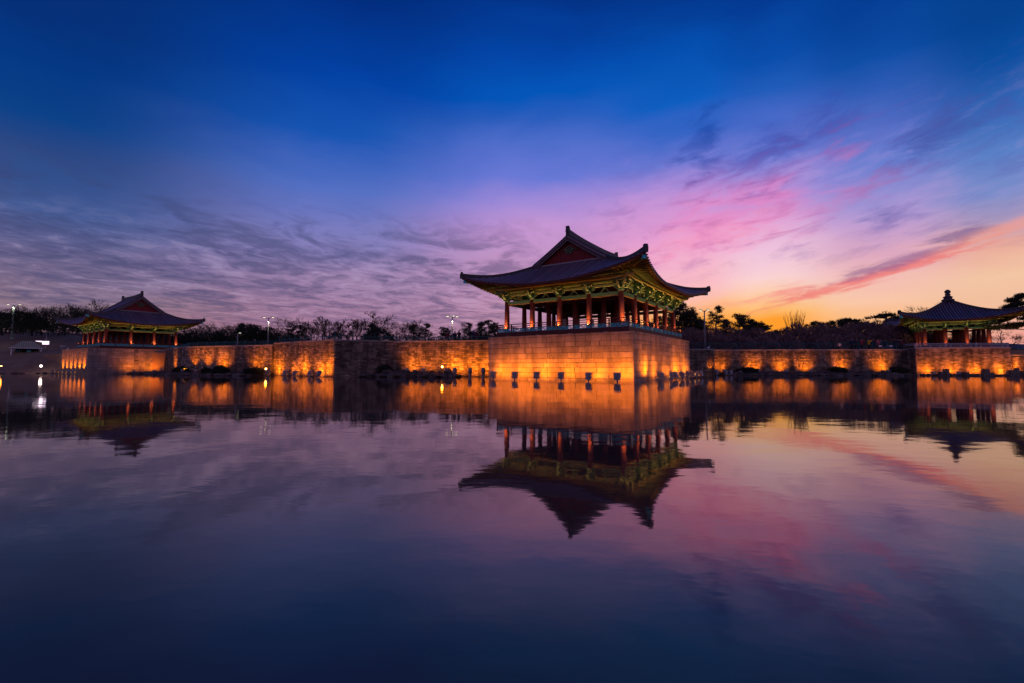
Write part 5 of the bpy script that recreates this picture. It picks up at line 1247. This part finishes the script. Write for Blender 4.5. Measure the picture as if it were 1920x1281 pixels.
# ---------------------------------------------------------------- people
def person(loc, rz, coat, label, group, hgt=1.7, pose='stand', hairm='hair', seed=0, trousers='trousers'):
    r = random.Random(seed); k = hgt/1.72
    J = dict(pel=(0,0,.93), waist=(0,.0,1.08), chest=(0,.0,1.30), neck=(0,.01,1.47), head0=(0,.02,1.55), head1=(0,.025,1.64), crown=(0,.02,1.71),
        hl=(.10,0,.90), kl=(.11,.03,.50), al=(.11,0,.09), tl=(.12,.15,.04), hr=(-.10,0,.90), kr=(-.11,.02,.50), ar=(-.12,-.02,.09), tr=(-.13,.13,.04),
        sl=(.19,0,1.41), el=(.25,-.02,1.14), wl=(.25,.09,.92), ml=(.25,.13,.84), sr=(-.19,0,1.41), er=(-.25,-.02,1.14), wr=(-.25,.09,.92), mr=(-.25,.13,.84))
    if pose == 'photo':
        J.update(el=(.27,.14,1.20), wl=(.11,.36,1.42), ml=(.05,.40,1.48), er=(-.27,.14,1.20), wr=(-.11,.36,1.42), mr=(-.05,.40,1.48))
    if pose == 'pockets':
        J.update(el=(.31,-.08,1.15), wl=(.22,.08,.98), ml=(.18,.12,.93), er=(-.31,-.08,1.15), wr=(-.22,.08,.98), mr=(-.18,.12,.93))
    names = list(J); E_ = [('pel','waist'),('waist','chest'),('chest','neck'),('neck','head0'),('head0','head1'),('head1','crown'),('pel','hl'),('hl','kl'),('kl','al'),('al','tl'),('pel','hr'),('hr','kr'),('kr','ar'),('ar','tr'),
        ('chest','sl'),('sl','el'),('el','wl'),('wl','ml'),('chest','sr'),('sr','er'),('er','wr'),('wr','mr')]
    R_ = dict(pel=.15, waist=.15, chest=.165, neck=.062, head0=.085, head1=.10, crown=.055, hl=.10, hr=.10, kl=.068, kr=.068, al=.05, ar=.05, tl=.045, tr=.045, sl=.085, sr=.085, el=.062, er=.062, wl=.045, wr=.045, ml=.045, mr=.045)
    me = bpy.data.meshes.new('body_skeleton'); me.from_pydata([Vector(J[n])*k for n in names], [(names.index(a), names.index(b)) for a, b in E_], [])
    o = bpy.data.objects.new('tmp_body', me); COL.objects.link(o); md = o.modifiers.new('skin', 'SKIN'); md.use_smooth_shade = True
    for i, n in enumerate(names):
        sv = me.skin_vertices[0].data[i]; q = R_[n]*k; sv.radius = (q*(1.25 if n in ('chest','waist','pel') else 1), q*(.82 if n in ('chest','waist','pel') else 1)); sv.use_root = n == 'pel'
    sb = o.modifiers.new('sub', 'SUBSURF'); sb.levels = 1; sb.render_levels = 1
    dg = bpy.context.evaluated_depsgraph_get(); bm_ = bpy.data.meshes.new_from_object(o.evaluated_get(dg)); bpy.data.objects.remove(o); bpy.data.meshes.remove(me)
    bm_.name = 'body'; bm_.materials.clear()
    for q in (coat, MT[trousers], MT['skin'], MT['hair']): bm_.materials.append(q)
    for p in bm_.polygons:
        c = p.center/k; m_ = 0
        if c.z < .82 and abs(c.x) < .21: m_ = 1
        if c.z > 1.49: m_ = 2
        if (Vector(J['ml'])-c).length < .09 or (Vector(J['mr'])-c).length < .09: m_ = 2
        if c.z < .075: m_ = 3
        p.material_index = m_; p.use_smooth = True
    t = thing('person', label, 'person', loc, rz, group); put('body', bm_, t)
    m = MB(); 
    P = [[(math.cos(a)*.108*k*math.cos(b), (.015-.012+math.sin(a)*.118*math.cos(b))*k, (1.625+.118*math.sin(b))*k) for a in [math.pi*.98+math.pi*1.04*i/10 for i in range(11)]] for b in [-.75+2.3*j/6 for j in range(7)]]
    m.grid(P, 0, True); P2 = [[(math.cos(a)*.106*k*math.cos(b), (.015-.012+math.sin(a)*.116*math.cos(b))*k, (1.628+.118*math.sin(b))*k) for a in [math.pi*2*i/12 for i in range(13)]] for b in [.45,.8,1.2,1.56]]
    m.grid(P2, 0, True); m.build('hair', MT[hairm], t)
    m = MB(); m.add([(-.012*k,.108*k,1.625*k),(.012*k,.108*k,1.625*k),(0,.135*k,1.605*k),(0,.11*k,1.655*k)], [(0,2,3),(2,1,3),(0,1,2)]); m.build('nose', MT['skin'], t)
    return t
def coat(n, c): return pm(n, c, tuple(q*.75 for q in c), 5, .8)
CO = dict(black=coat('black_coat', (.015,.015,.018)), navy=coat('navy_coat', (.02,.025,.06)), red=coat('red_jacket', (.38,.03,.05)), yellow=coat('yellow_jacket', (.62,.40,.02)), white=coat('white_jacket', (.62,.60,.62)), maroon=coat('maroon_coat', (.14,.03,.04)), grey=coat('grey_coat', (.12,.12,.13)), pink=coat('pink_jacket', (.45,.10,.14)), blue=coat('blue_jacket', (.05,.07,.20)))
FACE = math.pi
for i, (px, Y_, c, ps, hg, lb) in enumerate((
    (1574.7,69.9,'white','pockets',1.15,'small child in a white jacket standing apart at the right fence'),(1597.5,70.4,'navy','stand',1.72,'person in a navy coat with pale scarf left of the group at the right fence'),(1606.7,70.6,'black','pockets',1.68,'person in black at the left end of the group at the right fence'),
    (1616.5,70.4,'red','photo',1.70,'person in a bright red jacket left of the one in yellow'),(1629.5,70.2,'yellow','photo',1.72,'person in a yellow jacket at the right fence'),(1638.5,70.5,'black','stand',1.70,'person in black right beside the one in yellow'),
    (1646.5,70.3,'pink','pockets',1.66,'person in a pink-red jacket in the middle of the right fence group'),(1652.5,70.5,'grey','photo',1.68,'person in a grey coat holding up a camera at the right fence'),(1661,70.4,'black','stand',1.64,'lone person in black in the gap of the right fence group'),
    (1678,70.2,'black','photo',1.72,'person in black photographing near the small terrace'),(1685,70.3,'navy','pockets',1.70,'person in navy between the photographer and the one in maroon'),(1690.5,69.9,'maroon','stand',1.66,'person in a maroon coat nearest the small terrace'))):
    person(((px-960)/856*Y_, Y_, 3.86), FACE+(-.6 if ps != 'photo' else .2)+.3*math.sin(i*2.1), CO[c], lb, 'visitors at the right fence', hg, ps, 'hair', i)
for i, (px, Y_, c, ps, hg, lb) in enumerate(((838.7,61.6,'maroon','pockets',1.68,'person in a maroon coat leftmost above the middle wall'),(852.5,61.4,'navy','stand',1.72,'person in navy left of the one holding a camera above the middle wall'),(860.6,61.2,'black','photo',1.80,'person in black holding a camera above the middle wall'),
    (881.5,60.9,'black','pockets',1.90,'tall person in black, left of the pair near the main platform'),(889.0,61.1,'blue','stand',1.88,'person in a blue jacket in the pair near the main platform'),(893.5,60.6,'maroon','pockets',1.72,'shorter person in maroon at the right of the pair near the main platform'))):
    person(((px-960)/856*Y_, Y_, 4.35), FACE+.4*math.sin(i*1.7), CO[c], lb, 'visitors above the middle wall', hg, ps, 'hair', 40+i)
